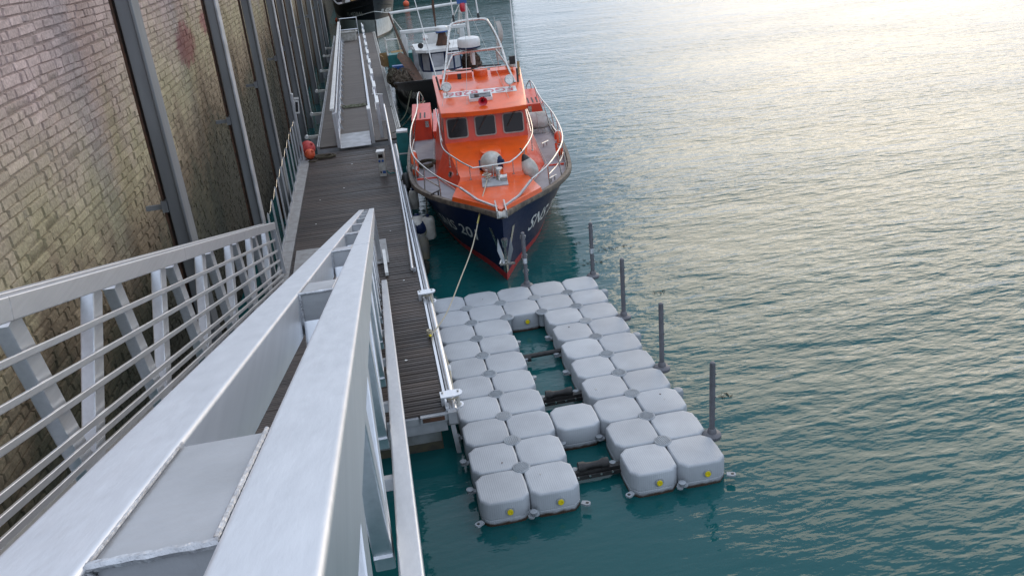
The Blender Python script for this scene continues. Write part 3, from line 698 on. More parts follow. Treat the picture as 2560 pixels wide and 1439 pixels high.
for k in range(20):
    y = .3 + k * 1.2
    MB().rbar((-.45, y, .0), (-.45, y, .84), .06, .03, .004, up=(0, 1, 0)).build('rail_post', ALU, fb)
    if k: MB().add([(-.39, y - .01, .11), (-.39, y + .01, .11), (-.30, y, .06), (-.39, y, .30)], [(0, 1, 2), (0, 2, 3), (1, 3, 2), (0, 3, 1)]).build('gusset', ALUD, fb)
MB().rbar((-.42, -.28, .0), (-.42, -.28, .85), .085, .06, .005, up=(0, 1, 0)).build('end_post', ALU, fb)
MB().rbar((.42, -.25, .0), (.42, -.25, .84), .085, .06, .005, up=(0, 1, 0)).build('end_post', ALU, fb)
MB().rbar((.42, -.25, .84), (.42, .15, .84), .085, .03, .005).build('post_cap', WHITE, fb)
for k in range(9):
    y = .25 + k * 2.45
    MB().rbar((.66, y, -.02), (.66, y, .86), .085, .05, .005, up=(0, 1, 0)).build('rail_post', ALU, fb)
    MB().rbar((.66, y, .87), (.66, y + 1.0, .87), .09, .03, .005).build('post_cap', WHITE, fb)
    MB().rbar((.64, y + .02, .80), (.64, y + 2.4, .80), .04, .05, .004).build('mid_rail', ALU, fb)
    MB().rbar((.61, y + .5, .60), (.61, y + 1.5, .60), .02, .05, .004).build('reflector_strip', WHITE, fb)
er = MB(); er.tube([(-.42, 23.6, 0), (-.42, 23.6, 1.0), (.42, 23.6, 1.0), (.42, 23.6, 0)], .03, 8); er.tube([(-.42, 23.6, .45), (.42, 23.6, .45)], .025, 8); er.build('end_gate', ALU, fb)
bst = empty('tube_stand', (-.06, 11.75, Z2 + .035)); tag(bst, 'flat aluminium stand at the end of the pontoon hand tube', 'stand')
MB().rbar((0, 0, 0), (0, 0, .70), .10, .03, .004, up=(0, 1, 0)).build('plate', ALU, bst); MB().rbar((-.22, 0, .74), (.06, -.02, .70), .05, .02, .004).build('arm', WHITE, bst)
# white tub at the bridge end
tub = empty('plastic_tub', (-.83, 32.0, Z2 + .055), (0, 0, R(4))); tag(tub, 'dirty white plastic tub standing at the end of the footbridge', 'tub')
def tubgeo(w0, w1, l0, l1, h, inset):
    mb = MB(); vs = []; 
    def rr(wd, ln, z_):
        r_ = .09; out_ = []
        for cx, cy, a0 in ((wd - r_, ln - r_, 0), (-wd + r_, ln - r_, 90), (-wd + r_, -ln + r_, 180), (wd - r_, -ln + r_, 270)):
            for i in range(4):
                a = R(a0 + 30 * i); out_.append((cx + r_ * math.cos(a), cy + r_ * math.sin(a), z_))
        return out_
    rings = [rr(w0, l0, 0), rr(w1, l1, h), rr(w1 + .04, l1 + .04, h), rr(w1 + .04, l1 + .04, h + .03), rr(w1 - .02, l1 - .02, h + .03), rr(w0 - .03, l0 - .03, .04)]
    for r_ in rings: vs += r_
    fs = [(j * 16 + i, j * 16 + (i + 1) % 16, (j + 1) * 16 + (i + 1) % 16, (j + 1) * 16 + i) for j in range(5) for i in range(16)]
    fs += [tuple(range(16))[::-1], tuple(80 + i for i in range(16))]; return mb.add(vs, fs)
tubgeo(.36, .42, .24, .29, .40, 0).build('shell', DIRTYW, tub); MB().box(-.2, .2, .02, .24, .28, .40).build('contents', ALUD, tub)
gr = []
for a in range(60): gr.append((-.95 + .28 * math.sin(a * .55) + .004 * a, 14.2 + .18 * math.cos(a * .83), Z2 + .07 + .01 * (a % 3)))
tag(MB().tube(spline(gr, 2), .014, 5).build('rope_tangle', ROPEG), 'tangle of green rope on the footbridge planks', 'rope')

# ================================================================ BOATS
class Hull:
    def __init__(s, SH, WL, ZS, rake, LM):
        s.SH, s.WL, s.ZS, s.rake, s.LM = SH, WL, ZS, rake, LM
    def zs(s, L): return smooth_tab(s.ZS, L)
    def pt(s, L, z, side=1, off=0.0):
        zt = s.zs(L); f = max(0, min(1.05, z / zt)); g = f ** 1.15
        wd = smooth_tab(s.WL, L) * (1 - g) + smooth_tab(s.SH, L) * g
        if z < 0: wd *= max(.1, 1 + .9 * z)
        y = L - s.rake * (z / s.ZS[0][1])
        return Vector((side * (max(0, wd) + off), y, z))
    def stations(s): return [0, .06, .15, .3, .5, .75, 1.0, 1.3, 1.65, 2.0, 2.5, 3, 3.6, 4.3, 5.2, 6.2, 7.3, 8.5, s.LM] if s.LM < 11 else [0, .1, .25, .5, .8, 1.2, 1.7, 2.3, 3, 4, 5.2, 6.5, 8, 10, s.LM]
    def skin(s, zfun, n, name, mat, par, off=0):
        """zfun(L) -> (z0,z1)"""
        mb = MB(); St = s.stations()
        for side in (-1, 1):
            vs = []; fs = []
            for L in St:
                z0, z1 = zfun(L)
                for j in range(n + 1): vs.append(s.pt(L, z0 + (z1 - z0) * j / n, side, off))
            for i in range(len(St) - 1):
                for j in range(n):
                    a = i * (n + 1) + j; fs.append((a, a + n + 1, a + n + 2, a + 1))
            mb.add(vs, fs)
        z0, z1 = zfun(s.LM); q = [s.pt(s.LM, z0 + (z1 - z0) * j / n, 1, off) for j in range(n + 1)] + [s.pt(s.LM, z0 + (z1 - z0) * j / n, -1, off) for j in range(n, -1, -1)]
        mb.add(q, [tuple(range(len(q)))])
        return mb.build(name, mat, par, 50)
    def deck(s, dz, inset, name, mat, par, L0=0.2):
        mb = MB(); vs = []; St = [L for L in s.stations() if L >= L0]
        for L in St:
            p = s.pt(L, s.zs(L)); wd = max(.01, p.x - inset)
            for k in (-1, -.5, 0, .5, 1): vs.append((wd * k, p.y, s.zs(L) + dz + .02 * (1 - k * k)))
        fs = [(i * 5 + k, i * 5 + k + 1, i * 5 + 6 + k, i * 5 + 5 + k) for i in range(len(St) - 1) for k in range(4)]
        return mb.add(vs, fs).build(name, mat, par, 60)
    def rubrail(s, name, mat, par, prof, dz=0, off=0.0, L1=None, mats=None):
        pts = []
        St = [L for L in s.stations() if L1 is None or L <= L1]
        fine = []
        for a, b in zip(St, St[1:]): fine += [a, (a + b) / 2]
        fine.append(St[-1])
        path = [s.pt(L, s.zs(L) + dz, -1, off) for L in reversed(fine)] + [s.pt(L, s.zs(L) + dz, 1, off) for L in fine[1:]]
        return MB().sweep(path, prof).build(name, mat, par, 40)
    def text(s, txt, side, L0, L1, zc, hgt, mat, par, shear=.25, bold=.0, dz=0.0):
        vs, fs = text_geo(txt, 1, shear, bold); xs = [v[0] for v in vs]; ys = [v[1] for v in vs]
        x0, x1, y0, y1 = min(xs), max(xs), min(ys), max(ys); o = []
        for v in vs:
            u = (v[0] - x0) / (x1 - x0); t = (v[1] - y0) / (y1 - y0)
            L = L0 + (L1 - L0) * (u if side > 0 else 1 - u)
            o.append(s.pt(L, zc + (t - .5) * hgt + dz * (L - L0), side, .006))
        return flat_obj('lettering', o, fs, mat, par)

# ---------------------------------------------------------------- ORANGE RESCUE BOAT (local: x to our right, y aft, z up)
rb = empty('rescue_boat', (1.335, .91, 0), (0, 0, R(-6))); tag(rb, 'orange cabin rescue boat with navy hull moored alongside the pontoon', 'boat')
H1 = Hull([(0, 0), (.3, .17), (.7, .40), (1.2, .76), (1.85, 1.14), (2.55, 1.40), (3.6, 1.53), (4.75, 1.59), (6, 1.60), (8, 1.56), (9.7, 1.46)],
          [(0, 0), (.75, .25), (1.7, .65), (2.3, .83), (3.5, 1.1), (5, 1.28), (7, 1.34), (9.7, 1.3)],
          [(0, 1.20), (1.2, 1.12), (2.5, 1.06), (4, 1.02), (6, .98), (9.7, .96)], .27, 9.7)
boot = lambda L: .135 - .004 * L
H1.skin(lambda L: (boot(L), H1.zs(L) - .02), 9, 'hull', NAVY, rb)
H1.skin(lambda L: (-.4, boot(L)), 4, 'boot_stripe', BOOT, rb)
H1.deck(-.045, .03, 'deck', DECKG, rb)
H1.rubrail('rub_rail', RUBW, rb, [(-.035, -.045), (.035, -.04), (.042, 0), (.030, .04), (-.03, .042)], dz=-.012, off=.018)
H1.rubrail('toe_rail', RUBW, rb, [(-.010, 0), (.010, 0), (.010, .02), (-.010, .02)], dz=.0, off=-.045)
H1.text('SNS 201', 1, 1.00, 2.45, .60, .27, WHITE, rb, .28, .012, dz=-.03)
H1.text('SNS 201', -1, .85, 2.2, .56, .22, WHITE, rb, .15, .012, dz=-.03)
# stem guard and chafe plates round the anchor
for side in (-1, 1):
    MB().add([H1.pt(.0, .14, side, .006), H1.pt(.10, .14, side, .006), H1.pt(.08, .42, side, .006), H1.pt(.0, .42, side, .006)], [(0, 1, 2, 3)]).build('stem_plate', STEEL, rb)
    MB().add([H1.pt(.16, .50, side, .006), H1.pt(.24, .50, side, .006), H1.pt(.42, .86, side, .006), H1.pt(.33, .86, side, .006)], [(0, 1, 2, 3)]).build('chafe_plate', STEEL, rb)
def anchor():
    a = empty('anchor', (0, 0, 0)); a.parent = rb; return a
an = MB(); an.rbar((0, -.24, .80), (0, -.16, .38), .035, .02, .004, up=(0, 1, 0))
ao = an.build('anchor', STEEL, rb)
MB().lathe([(.055, 0), (.035, .13)], (0, -.25, .80), (0, .1, -1), 10).build('anchor_pipe', STEEL, ao)
for side in (-1, 1):
    MB().add([(side * .02, -.19, .40), (side * .05, -.22, .36), (side * .125, -.25, .62), (side * .10, -.24, .82), (side * .02, -.17, .45), (side * .05, -.20, .35), (side * .125, -.235, .62), (side * .10, -.225, .82)],
             [(0, 1, 2, 3), (4, 7, 6, 5), (0, 4, 5, 1), (1, 5, 6, 2), (2, 6, 7, 3), (3, 7, 4, 0)]).build('fluke', ALU, ao)
MB().bar((-.10, -.21, .37), (.14, -.21, .37), .03, .03).bar((-.10, -.2, .37), (-.07, -.14, .42), .02, .02).build('stock', STEEL, ao)
# foredeck whaleback
fz = lambda x, y: 1.215 - .06 * max(0, y - .2) / 1.7 + .03 * (1 - abs(x) / .8)
fp = [(0, -.20), (.36, .33), (.74, .90), (.60, 1.90), (-.60, 1.90), (-.74, .90), (-.36, .33)]
vs = [(x, y, fz(x, y) + .03) for x, y in fp] + [(x * 1.05, y if abs(x) > .1 else y - .02, fz(x, y) - .10) for x, y in fp] + [(0, .9, fz(0, .9) + .035)]
fs = [(i, (i + 1) % 7, 14) for i in range(7)] + [(i, 7 + i, 7 + (i + 1) % 7, (i + 1) % 7) for i in range(7)]
MB().add(vs, fs).build('foredeck', ORANGE, rb, 30)
for side in (-1, 1):
    MB().sweep([(side * .06, -.08, 1.28), (side * .34, .42, 1.275), (side * .60, 1.02, 1.33)], [(-.018, -.012), (.018, -.012), (.018, .012), (-.018, .012)]).build('deck_bar', ALUD, rb)
br = MB(); br.box(-.082, -.060, -.38, .18, 1.19, 1.31).box(.060, .082, -.38, .18, 1.19, 1.31).box(-.060, .060, -.30, .16, 1.235, 1.25)
bro = br.build('bow_roller', STEEL, rb); MB().lathe([(.06, -.055), (.04, 0), (.06, .055)], (0, -.34, 1.235), (1, 0, 0), 14).build('roller', DIRTYW, bro); MB().lathe([(.014, 0), (.014, .02)], (-.02, -.13, 1.248), n=8).lathe([(.014, 0), (.014, .02)], (.025, -.13, 1.248), n=8).build('roller_bolt', RUB, bro)
MB().prism([(-.22, 1.16), (.22, 1.16), (.23, 1.72), (-.21, 1.72)], 1.24, 1.258).build('mooring_plate', ALUD, rb)
bo = MB().tube([(-.12, 1.52, 1.258), (-.12, 1.50, 1.45)], .024, 10).tube([(-.2, 1.52, 1.36), (-.04, 1.52, 1.36)], .016, 8).build('mooring_bitt', STEEL, rb)
wi = MB().lathe([(.06, 1.258), (.05, 1.30), (.035, 1.33), (.04, 1.40), (.065, 1.43), (.07, 1.45), (.055, 1.47), (.02, 1.475)], (.09, 1.52, 0), n=16).build('windlass', STEEL, rb)
MB().lathe([(.05, 0), (.04, .06), (.05, .12)], (.1, 1.42, 1.32), (1, 0, 0), 12).build('gypsy', STEEL, wi); MB().box(.045, .12, 1.56, 1.70, 1.259, 1.38).build('motor', STEEL, wi)
MB().tube([(-.12 + .05 * math.cos(a), 1.48 + .04 * math.sin(a), 1.30 + .006 * a) for a in [k * .6 for k in range(30)]], .011, 6).build('rope_turns', ROPE, rb)
# trunk, wheelhouse
T = {}
for sd_ in (-1, 1):
    T[sd_] = dict(b0=(sd_ * .66, 1.72, 1.03), b1=(sd_ * 1.05, 2.95, 1.0), b2=(sd_ * 1.07, 6.1, .95), t0=(sd_ * .58, 1.88, 1.255), t1=(sd_ * .80, 3.32, 1.545), t2=(sd_ * .92, 6.05, 1.62), r1=(sd_ * .775, 3.42, 2.07), r2=(sd_ * .93, 5.98, 2.33))
l, r_ = T[-1], T[1]
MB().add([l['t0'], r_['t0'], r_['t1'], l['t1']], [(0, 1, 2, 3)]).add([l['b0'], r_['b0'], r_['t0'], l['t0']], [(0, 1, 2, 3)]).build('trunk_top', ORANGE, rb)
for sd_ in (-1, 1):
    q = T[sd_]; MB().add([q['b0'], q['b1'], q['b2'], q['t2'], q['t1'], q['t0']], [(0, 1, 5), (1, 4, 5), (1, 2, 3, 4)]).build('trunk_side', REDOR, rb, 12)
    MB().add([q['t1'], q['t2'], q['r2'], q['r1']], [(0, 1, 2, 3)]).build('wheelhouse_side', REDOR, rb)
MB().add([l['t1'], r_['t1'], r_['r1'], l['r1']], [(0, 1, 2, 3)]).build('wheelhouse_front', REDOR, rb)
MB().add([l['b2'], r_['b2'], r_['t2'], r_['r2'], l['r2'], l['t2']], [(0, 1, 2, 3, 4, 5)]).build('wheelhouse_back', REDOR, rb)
zr = lambda y: 2.135 + (y - 3.2) * .0965
rp_ = [(-.40, 3.17), (0, 3.15), (.40, 3.17), (.81, 3.24), (.86, 4.0), (.96, 6.0), (-.96, 6.0), (-.86, 4.0), (-.81, 3.24)]
vs = [(x * .97, y + (.03 if y < 4 else -.02 if y > 5 else 0), zr(y) + .012) for x, y in rp_] + [(x, y, zr(y)) for x, y in rp_] + [(x * .995, y + (.012 if y < 3.5 else 0), zr(y) - .085) for x, y in rp_]
n = len(rp_); fs = [tuple(range(n)), tuple(range(2 * n, 3 * n))[::-1]]
for j in (0, 1): fs += [(j * n + i, j * n + (i + 1) % n, (j + 1) * n + (i + 1) % n, (j + 1) * n + i) for i in range(n)]
MB().add(vs, fs).build('roof', ORANGE, rb, 25)
# windows on the sloping front
fu = Vector((1, 0, 0)); fv = (Vector(l['r1']) - Vector(l['t1'])); fv.x = 0; fv.normalize(); fn = fu.cross(fv).normalized()
def rrect(wd, ht, r, k=4):
    o = []
    for cx, cy, a0 in ((wd - r, ht - r, 0), (-wd + r, ht - r, 90), (-wd + r, -ht + r, 180), (wd - r, -ht + r, 270)):
        for i in range(k + 1):
            a = R(a0 + 90 * i / k); o.append((cx + r * math.cos(a), cy + r * math.sin(a)))
    return o
def framed(c, u, v, nn, wd, ht, r, t, par, m1=FRAMEB, m2=GLASS, nm='window'):
    A = rrect(wd, ht, r); B = rrect(wd - t, ht - t, max(.01, r - t * .6)); k = len(A)
    P = lambda q, d: c + u * q[0] + v * q[1] + nn * d
    mb = MB(); mb.add([P(q, -.01) for q in A] + [P(q, .014) for q in A] + [P(q, .014) for q in B] + [P(q, -.008) for q in B],
        [(j * k + i, j * k + (i + 1) % k, (j + 1) * k + (i + 1) % k, (j + 1) * k + i) for j in range(3) for i in range(k)])
    o = mb.build(nm, m1, par, 40); flat_obj('pane', [P(q, -.0 + .003) for q in B], [tuple(range(k))], m2, o); return o
c0 = (Vector(l['t1']) + Vector(r_['t1'])) / 2
for cx in (-.535, .0, .535):
    wn = framed(c0 + fu * cx + fv * .265, fu, fv, fn, .205, .195, .055, .022, rb)
    for dx in (0, .03):
        a = c0 + fu * (cx + .03 + dx) + fv * .475 + fn * .035; b = c0 + fu * (cx - .13 + dx * .3) + fv * .20 + fn * .022
        MB().tube([a, b], .0045, 5).build('wiper', RUST if dx else RUB, wn)
    MB().lathe([(.018, 0), (.018, .05), (.01, .055)], c0 + fu * (cx + .05) + fv * .478 - fn * .0, fn, 8).lathe([(.014, 0), (.014, .04)], c0 + fu * (cx + .14) + fv * .478, fn, 8).build('wiper_motor', RUB, wn)
# trunk fittings
sl_ = Vector((0, 1.44, .29)).normalized(); up_ = Vector((0, -.29, 1.44)).normalized()
MB().lathe([(.20, -.05), (.195, .10), (.185, .125), (.16, .13)], Vector((.02, 2.62, 1.40)), up_, 24).build('round_hatch', ORANGE, rb)
hb = Vector((-.02, 2.13, 1.315))
MB().add([hb + Vector((-.20, -.12, .0)), hb + Vector((.22, -.12, 0)), hb + Vector((.22, .16, .06)), hb + Vector((-.20, .16, .06)), hb + Vector((-.20, -.12, .05)), hb + Vector((.22, -.12, .05)), hb + Vector((.22, .16, .11)), hb + Vector((-.20, .16, .11))],
         [(0, 3, 2, 1), (4, 5, 6, 7), (0, 1, 5, 4), (1, 2, 6, 5), (2, 3, 7, 6), (3, 0, 4, 7)]).build('deck_light_hatch', NAVY, rb)
q = T[-1]
def onside(sd_, a, b):
    q = T[sd_]; p0 = Vector(q['b1']).lerp(Vector(q['b2']), a); p1 = Vector(q['t1']).lerp(Vector(q['t2']), a); return p0.lerp(p1, b)
for sd_ in (-1, 1):
    q = T[sd_]; A = Vector(q['b0']); Bv = Vector(q['b1']); Cc = Vector(q['t0']); Dd = Vector(q['t1'])
    cpt = A.lerp(Bv, .45).lerp(Cc.lerp(Dd, .35), .55); uu = (Bv - A).normalized(); nn = uu.cross(Cc - A).normalized(); nn = nn if nn.x * sd_ > 0 else -nn; vv = nn.cross(uu).normalized()
    framed(cpt + nn * .012, uu, vv, nn, .085, .052, .045, .012, rb, STEEL, GLASS, 'porthole')
    MB().tube([Vector(q['b0']) + Vector((sd_ * .03, .1, .04)), Vector(q['b1']) + Vector((sd_ * .02, 0, .06)), Vector(q['b2']) + Vector((sd_ * .02, 0, .06))], .008, 6).build('trim_line', DIRTYW, rb)
    MB().tube([onside(sd_, -.02, 1.0) + Vector((sd_ * .05, 0, .07)), onside(sd_, .95, 1.0) + Vector((sd_ * .05, 0, .1))], .014, 8).build('grab_rail', STEEL, rb)
    # side windows
    p0 = Vector(q['t1']).lerp(Vector(q['t2']), .22).lerp(Vector(q['r1']).lerp(Vector(q['r2']), .22), .5); uu = (Vector(q['t2']) - Vector(q['t1'])).normalized(); nn = uu.cross(Vector(q['r1']) - Vector(q['t1'])).normalized(); nn = nn if nn.x * sd_ > 0 else -nn
    framed(p0, uu, nn.cross(uu).normalized(), nn, .30, .16, .05, .02, rb)
# handrail round the trunk top
hr = spline([(-.88, 4.6, 1.86), (-.87, 3.4, 1.80), (-.84, 2.7, 1.62), (-.62, 2.05, 1.56), (-.38, 1.62, 1.50), (-.28, 1.58, 1.49), (.24, 1.64, 1.50), (.34, 1.70, 1.51), (.56, 2.0, 1.58), (.82, 2.75, 1.68), (.87, 3.4, 1.82), (.88, 4.6, 1.88)], 5)
ho = MB().tube(hr, .0135, 8).build('trunk_rail', STEEL, rb)
for x, y, z1, z0 in ((-.62, 2.05, 1.56, 1.27), (-.40, 1.66, 1.50, 1.26), (-.74, 2.38, 1.58, 1.33), (.36, 1.74, 1.51, 1.26), (.60, 2.1, 1.59, 1.28), (.80, 2.68, 1.66, 1.4), (0, 1.62, 1.49, 1.25)):
    MB().tube([(x, y, z1), (x, y + .01, z0)], .010, 7).lathe([(.024, z0 - .004), (.024, z0 + .008)], (x, y + .01, 0), n=10).build('stanchion', STEEL, ho)
# roof fittings
def on_roof(x, y, dz=0): return Vector((x, y, zr(y) + .012 + dz))
rn = Vector((0, -.0965, 1)).normalized(); rv = Vector((0, 1, .0965)).normalized()
ba = MB(); c_ = on_roof(0, 4.33, .003); hw, hh = .73, .155
c_ = on_roof(-.01, 4.36, .003); flat_obj('white_banner', [c_ + fu * a * hw + rv * b * .19 for a, b in ((-1, -1), (1, -1), (1, 1), (-1, 1))], [(0, 1, 2, 3)], WHITE, rb)
tv, tf = text_geo('FGG 8286', 1, 0, .015); x0 = min(v[0] for v in tv); x1 = max(v[0] for v in tv); y0 = min(v[1] for v in tv); y1 = max(v[1] for v in tv)
flat_obj('lettering', [c_ + rn * .003 + fu * (.66 - 1.32 * (v[0] - x0) / (x1 - x0)) + rv * (.135 - .27 * (v[1] - y0) / (y1 - y0)) for v in tv], tf, RED, rb)
hc = on_roof(-.02, 3.92, .03)
hm = MB(); P = lambda a, b, d: hc + fu * a + rv * b + rn * d
def slab(a0, a1, b0, b1, d0, d1, nm, mt, par):
    vs = [P(a, b, d) for d in (d0, d1) for a, b in ((a0, b0), (a1, b0), (a1, b1), (a0, b1))]
    return MB().add(vs, [(3, 2, 1, 0), (4, 5, 6, 7), (0, 1, 5, 4), (1, 2, 6, 5), (2, 3, 7, 6), (3, 0, 4, 7)]).build(nm, mt, par)
hf = slab(-.225, .225, -.17, .17, -.03, .03, 'roof_hatch', WHITE, rb); slab(-.20, .20, -.14, .15, .031, .04, 'hatch_glass', GLASS, hf); slab(-.13, .13, .07, .10, .0405, .05, 'hatch_bar', ALUD, hf)
hn = on_roof(.0, 3.62, .07); MB().lathe([(.022, .10), (.026, .02), (.035, -.10), (.055, -.155), (.085, -.185), (.088, -.195), (.075, -.19), (.03, -.12)], hn, (0, 1, .05), 18, cap=False).tube([hn, hn + Vector((0, .02, -.08))], .014, 8).build('horn', RED, rb)
for x, y in ((-.66, 4.34), (.60, 4.42)):
    c1 = on_roof(x, y, .17); ax = Vector((0, -1, .12)).normalized()
    s_ = MB().lathe([(.05, -.11), (.085, -.06), (.098, .02), (.10, .08), (.088, .085), (.082, .06)], c1, ax, 18, cap=False).build('spotlight', STEEL, rb)
    MB().lathe([(.082, .05), (.06, .03), (.02, .02)], c1, ax, 18).build('lens', STEEL, s_)
    MB().tube([c1, on_roof(x, y, 0)], .014, 8).lathe([(.035, 0), (.03, .015)], on_roof(x, y), rn, 10).build('bracket', STEEL, s_)
bx = lambda a0, a1, b0, b1, h, nm, mt: (lambda: MB().add([on_roof(a, b, d) for d in (0, h) for a, b in ((a0, b0), (a1, b0), (a1, b1), (a0, b1))], [(3, 2, 1, 0), (4, 5, 6, 7), (0, 1, 5, 4), (1, 2, 6, 5), (2, 3, 7, 6), (3, 0, 4, 7)]).build(nm, mt, rb))()
bx(-.72, -.10, 5.55, 5.92, .10, 'roof_locker', ORANGE); bx(.30, .78, 5.6, 5.92, .07, 'roof_locker', ORANGE); bx(-.80, -.725, 5.4, 5.75, .06, 'roof_block', ORANGE)
MB().lathe([(.15, -.02), (.15, .12), (.14, .14), (.05, .145)], on_roof(.08, 5.62), rn, 22).build('roof_vent', ORANGE, rb)
MB().ball(on_roof(.74, 5.85, .10), .11, 14, 8, (1, 1, .8)).build('satellite_dome', DIRTYW, rb)
# mast arch
tb = lambda pts, r, nm='arch_tube', mt=STEEL, par=None, k=6: MB().tube(spline(pts, k), r, 9).build(nm, mt, par or rb)
arch = tb([(-.77, 4.78, 2.30), (-.66, 5.02, 2.62), (-.55, 5.30, 3.06), (-.47, 5.52, 3.38), (-.34, 5.60, 3.50), (.22, 5.62, 3.52), (.36, 5.56, 3.42), (.52, 5.32, 3.06), (.62, 5.02, 2.62), (.74, 4.78, 2.30)], .026)
tb([(-.62, 5.05, 2.66), (-.50, 5.18, 2.86), (-.38, 5.22, 2.92), (.34, 5.24, 2.94), (.46, 5.18, 2.88), (.60, 5.05, 2.66)], .019, par=arch)
tb([(-.64, 5.05, 2.60), (.62, 5.05, 2.62)], .018, par=arch); tb([(-.58, 5.2, 2.95), (.54, 5.2, 2.97)], .018, par=arch)
tb([(-.66, 5.02, 2.62), (-.74, 5.75, 2.38)], .018, par=arch); tb([(.62, 5.02, 2.62), (.76, 5.75, 2.38)], .018, par=arch)
tb([(-.55, 5.04, 2.64), (-.2, 5.03, 2.61), (.1, 5.03, 2.66), (.5, 5.04, 2.64)], .014, 'cable', RUB, arch)
rd = MB().lathe([(.16, -.11), (.225, -.10), (.235, -.04), (.232, .05), (.215, .09), (.16, .105), (.02, .11)], (-.11, 5.28, 3.12), (0, -.03, 1), 28).build('radar_dome', WHITE, arch)
MB().lathe([(.17, -.13), (.236, -.104), (.2365, -.075)], (-.11, 5.28, 3.12), (0, -.03, 1), 28).build('radar_base', NAVY, rd); MB().lathe([(.04, 2.66), (.045, 2.99)], (-.05, 5.3, 0), n=12).build('radar_leg', WHITE, rd)
mp2 = tb([(-.07, 5.62, 2.66), (-.09, 5.62, 3.9)], .028, 'mast_pole', WHITE, arch, 2)
MB().lathe([(.05, 3.70), (.062, 3.74), (.06, 3.84), (.04, 3.87)], (-.15, 5.60, 0), n=14).build('red_lamp', RED, mp2)
MB().box(-.26, -.06, 5.58, 5.68, 3.86, 4.0).build('lamp_bracket', BLUE, mp2)
MB().box(.68, .80, 5.1, 5.16, 2.62, 2.78).build('deck_lamp', RUB, arch); MB().box(-.42, -.34, 5.0, 5.05, 2.44, 2.55).build('deck_lamp', RUB, arch)
fl_ = []
for i in range(9):
    for j in range(2): fl_.append((.50 + .05 * math.sin(i * .7) + (.10 if j else 0), 5.85 + .02 * math.cos(i), 3.42 - .1 * i))
MB().add(fl_, [(2 * i, 2 * i + 1, 2 * i + 3, 2 * i + 2) for i in range(8)]).build('flag', DIRTYW, arch)
MB().tube([(.49, 5.85, 2.4), (.49, 5.85, 3.5)], .01, 6).build('flag_staff', STEEL, arch)
for p0, p1, rr in (((-.80, 4.78, 2.27), (-1.22, 6.2, 4.55), .011), ((.80, 4.80, 2.27), (.86, 6.0, 4.6), .011), ((.16, 5.62, 3.5), (.10, 5.9, 4.6), .014), ((-.36, 5.6, 3.5), (-.40, 5.9, 4.7), .012)):
    o = MB().tube([p0, Vector(p0).lerp(Vector(p1), .5), p1], rr, 7, scale=[1.2, 1, .6]).build('whip_aerial', WHITE, rb)
    MB().tube([p0, Vector(p0).lerp(Vector(p1), .12)], rr * 1.9, 8).build('aerial_base', RUB, o)
for p0, p1 in (((-.09, 5.62, 3.88), (-.30, 3.6, 2.19)), ((-.09, 5.62, 3.88), (.52, 3.75, 2.2)), ((-.3, 5.6, 3.5), (-.78, 3.6, 2.2))):
    MB().tube([p0, p1], .004, 5).build('stay_wire', DIRTYW, rb)
MB().tube([(.86, 5.3, 2.36), (.88, 5.4, 2.62)], .03, 8).build('paddle', CARD, rb)
# stern lockers with louvres, raft, aft well
for sd_, s0 in ((1, 6.9), (-1, 6.45)):
    x0, x1 = (1.08, 1.48) if sd_ > 0 else (-1.55, -1.12)
    zt = 1.40
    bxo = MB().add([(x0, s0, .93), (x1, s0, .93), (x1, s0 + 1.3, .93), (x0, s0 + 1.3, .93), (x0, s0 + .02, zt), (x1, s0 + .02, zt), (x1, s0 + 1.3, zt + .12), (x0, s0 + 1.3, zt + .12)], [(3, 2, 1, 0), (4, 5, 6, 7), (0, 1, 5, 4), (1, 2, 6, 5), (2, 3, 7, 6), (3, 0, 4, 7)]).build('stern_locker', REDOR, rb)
    for k in range(3):
        xx = x0 + .08 + k * .10; MB().add([(xx, s0 + .12, zt + .014), (xx + .035, s0 + .12, zt + .014), (xx + .035, s0 + .55, zt + .052), (xx, s0 + .55, zt + .052)], [(0, 1, 2, 3)]).build('louvre', RUB, bxo)
    MB().box(x0 + .06 if sd_ > 0 else x1 - .13, x0 + .14 if sd_ > 0 else x1 - .05, s0 - .012, s0 + .005, 1.22, 1.36).build('vent_cover', STEEL, bxo)
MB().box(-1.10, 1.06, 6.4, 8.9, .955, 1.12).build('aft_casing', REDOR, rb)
rf = MB().lathe([(.10, -.24), (.17, -.22), (.19, -.16), (.19, -.01), (.2, 0), (.19, .01), (.19, .16), (.17, .22), (.10, .24)], (1.24, 6.05, 1.20), (1, 0, 0), 20).build('life_raft', DIRTYW, rb)
MB().bar((1.1, 5.88, 1.0), (1.4, 5.88, 1.0), .03, .1).bar((1.1, 6.2, 1.0), (1.4, 6.2, 1.0), .03, .1).build('raft_cradle', STEEL, rf)
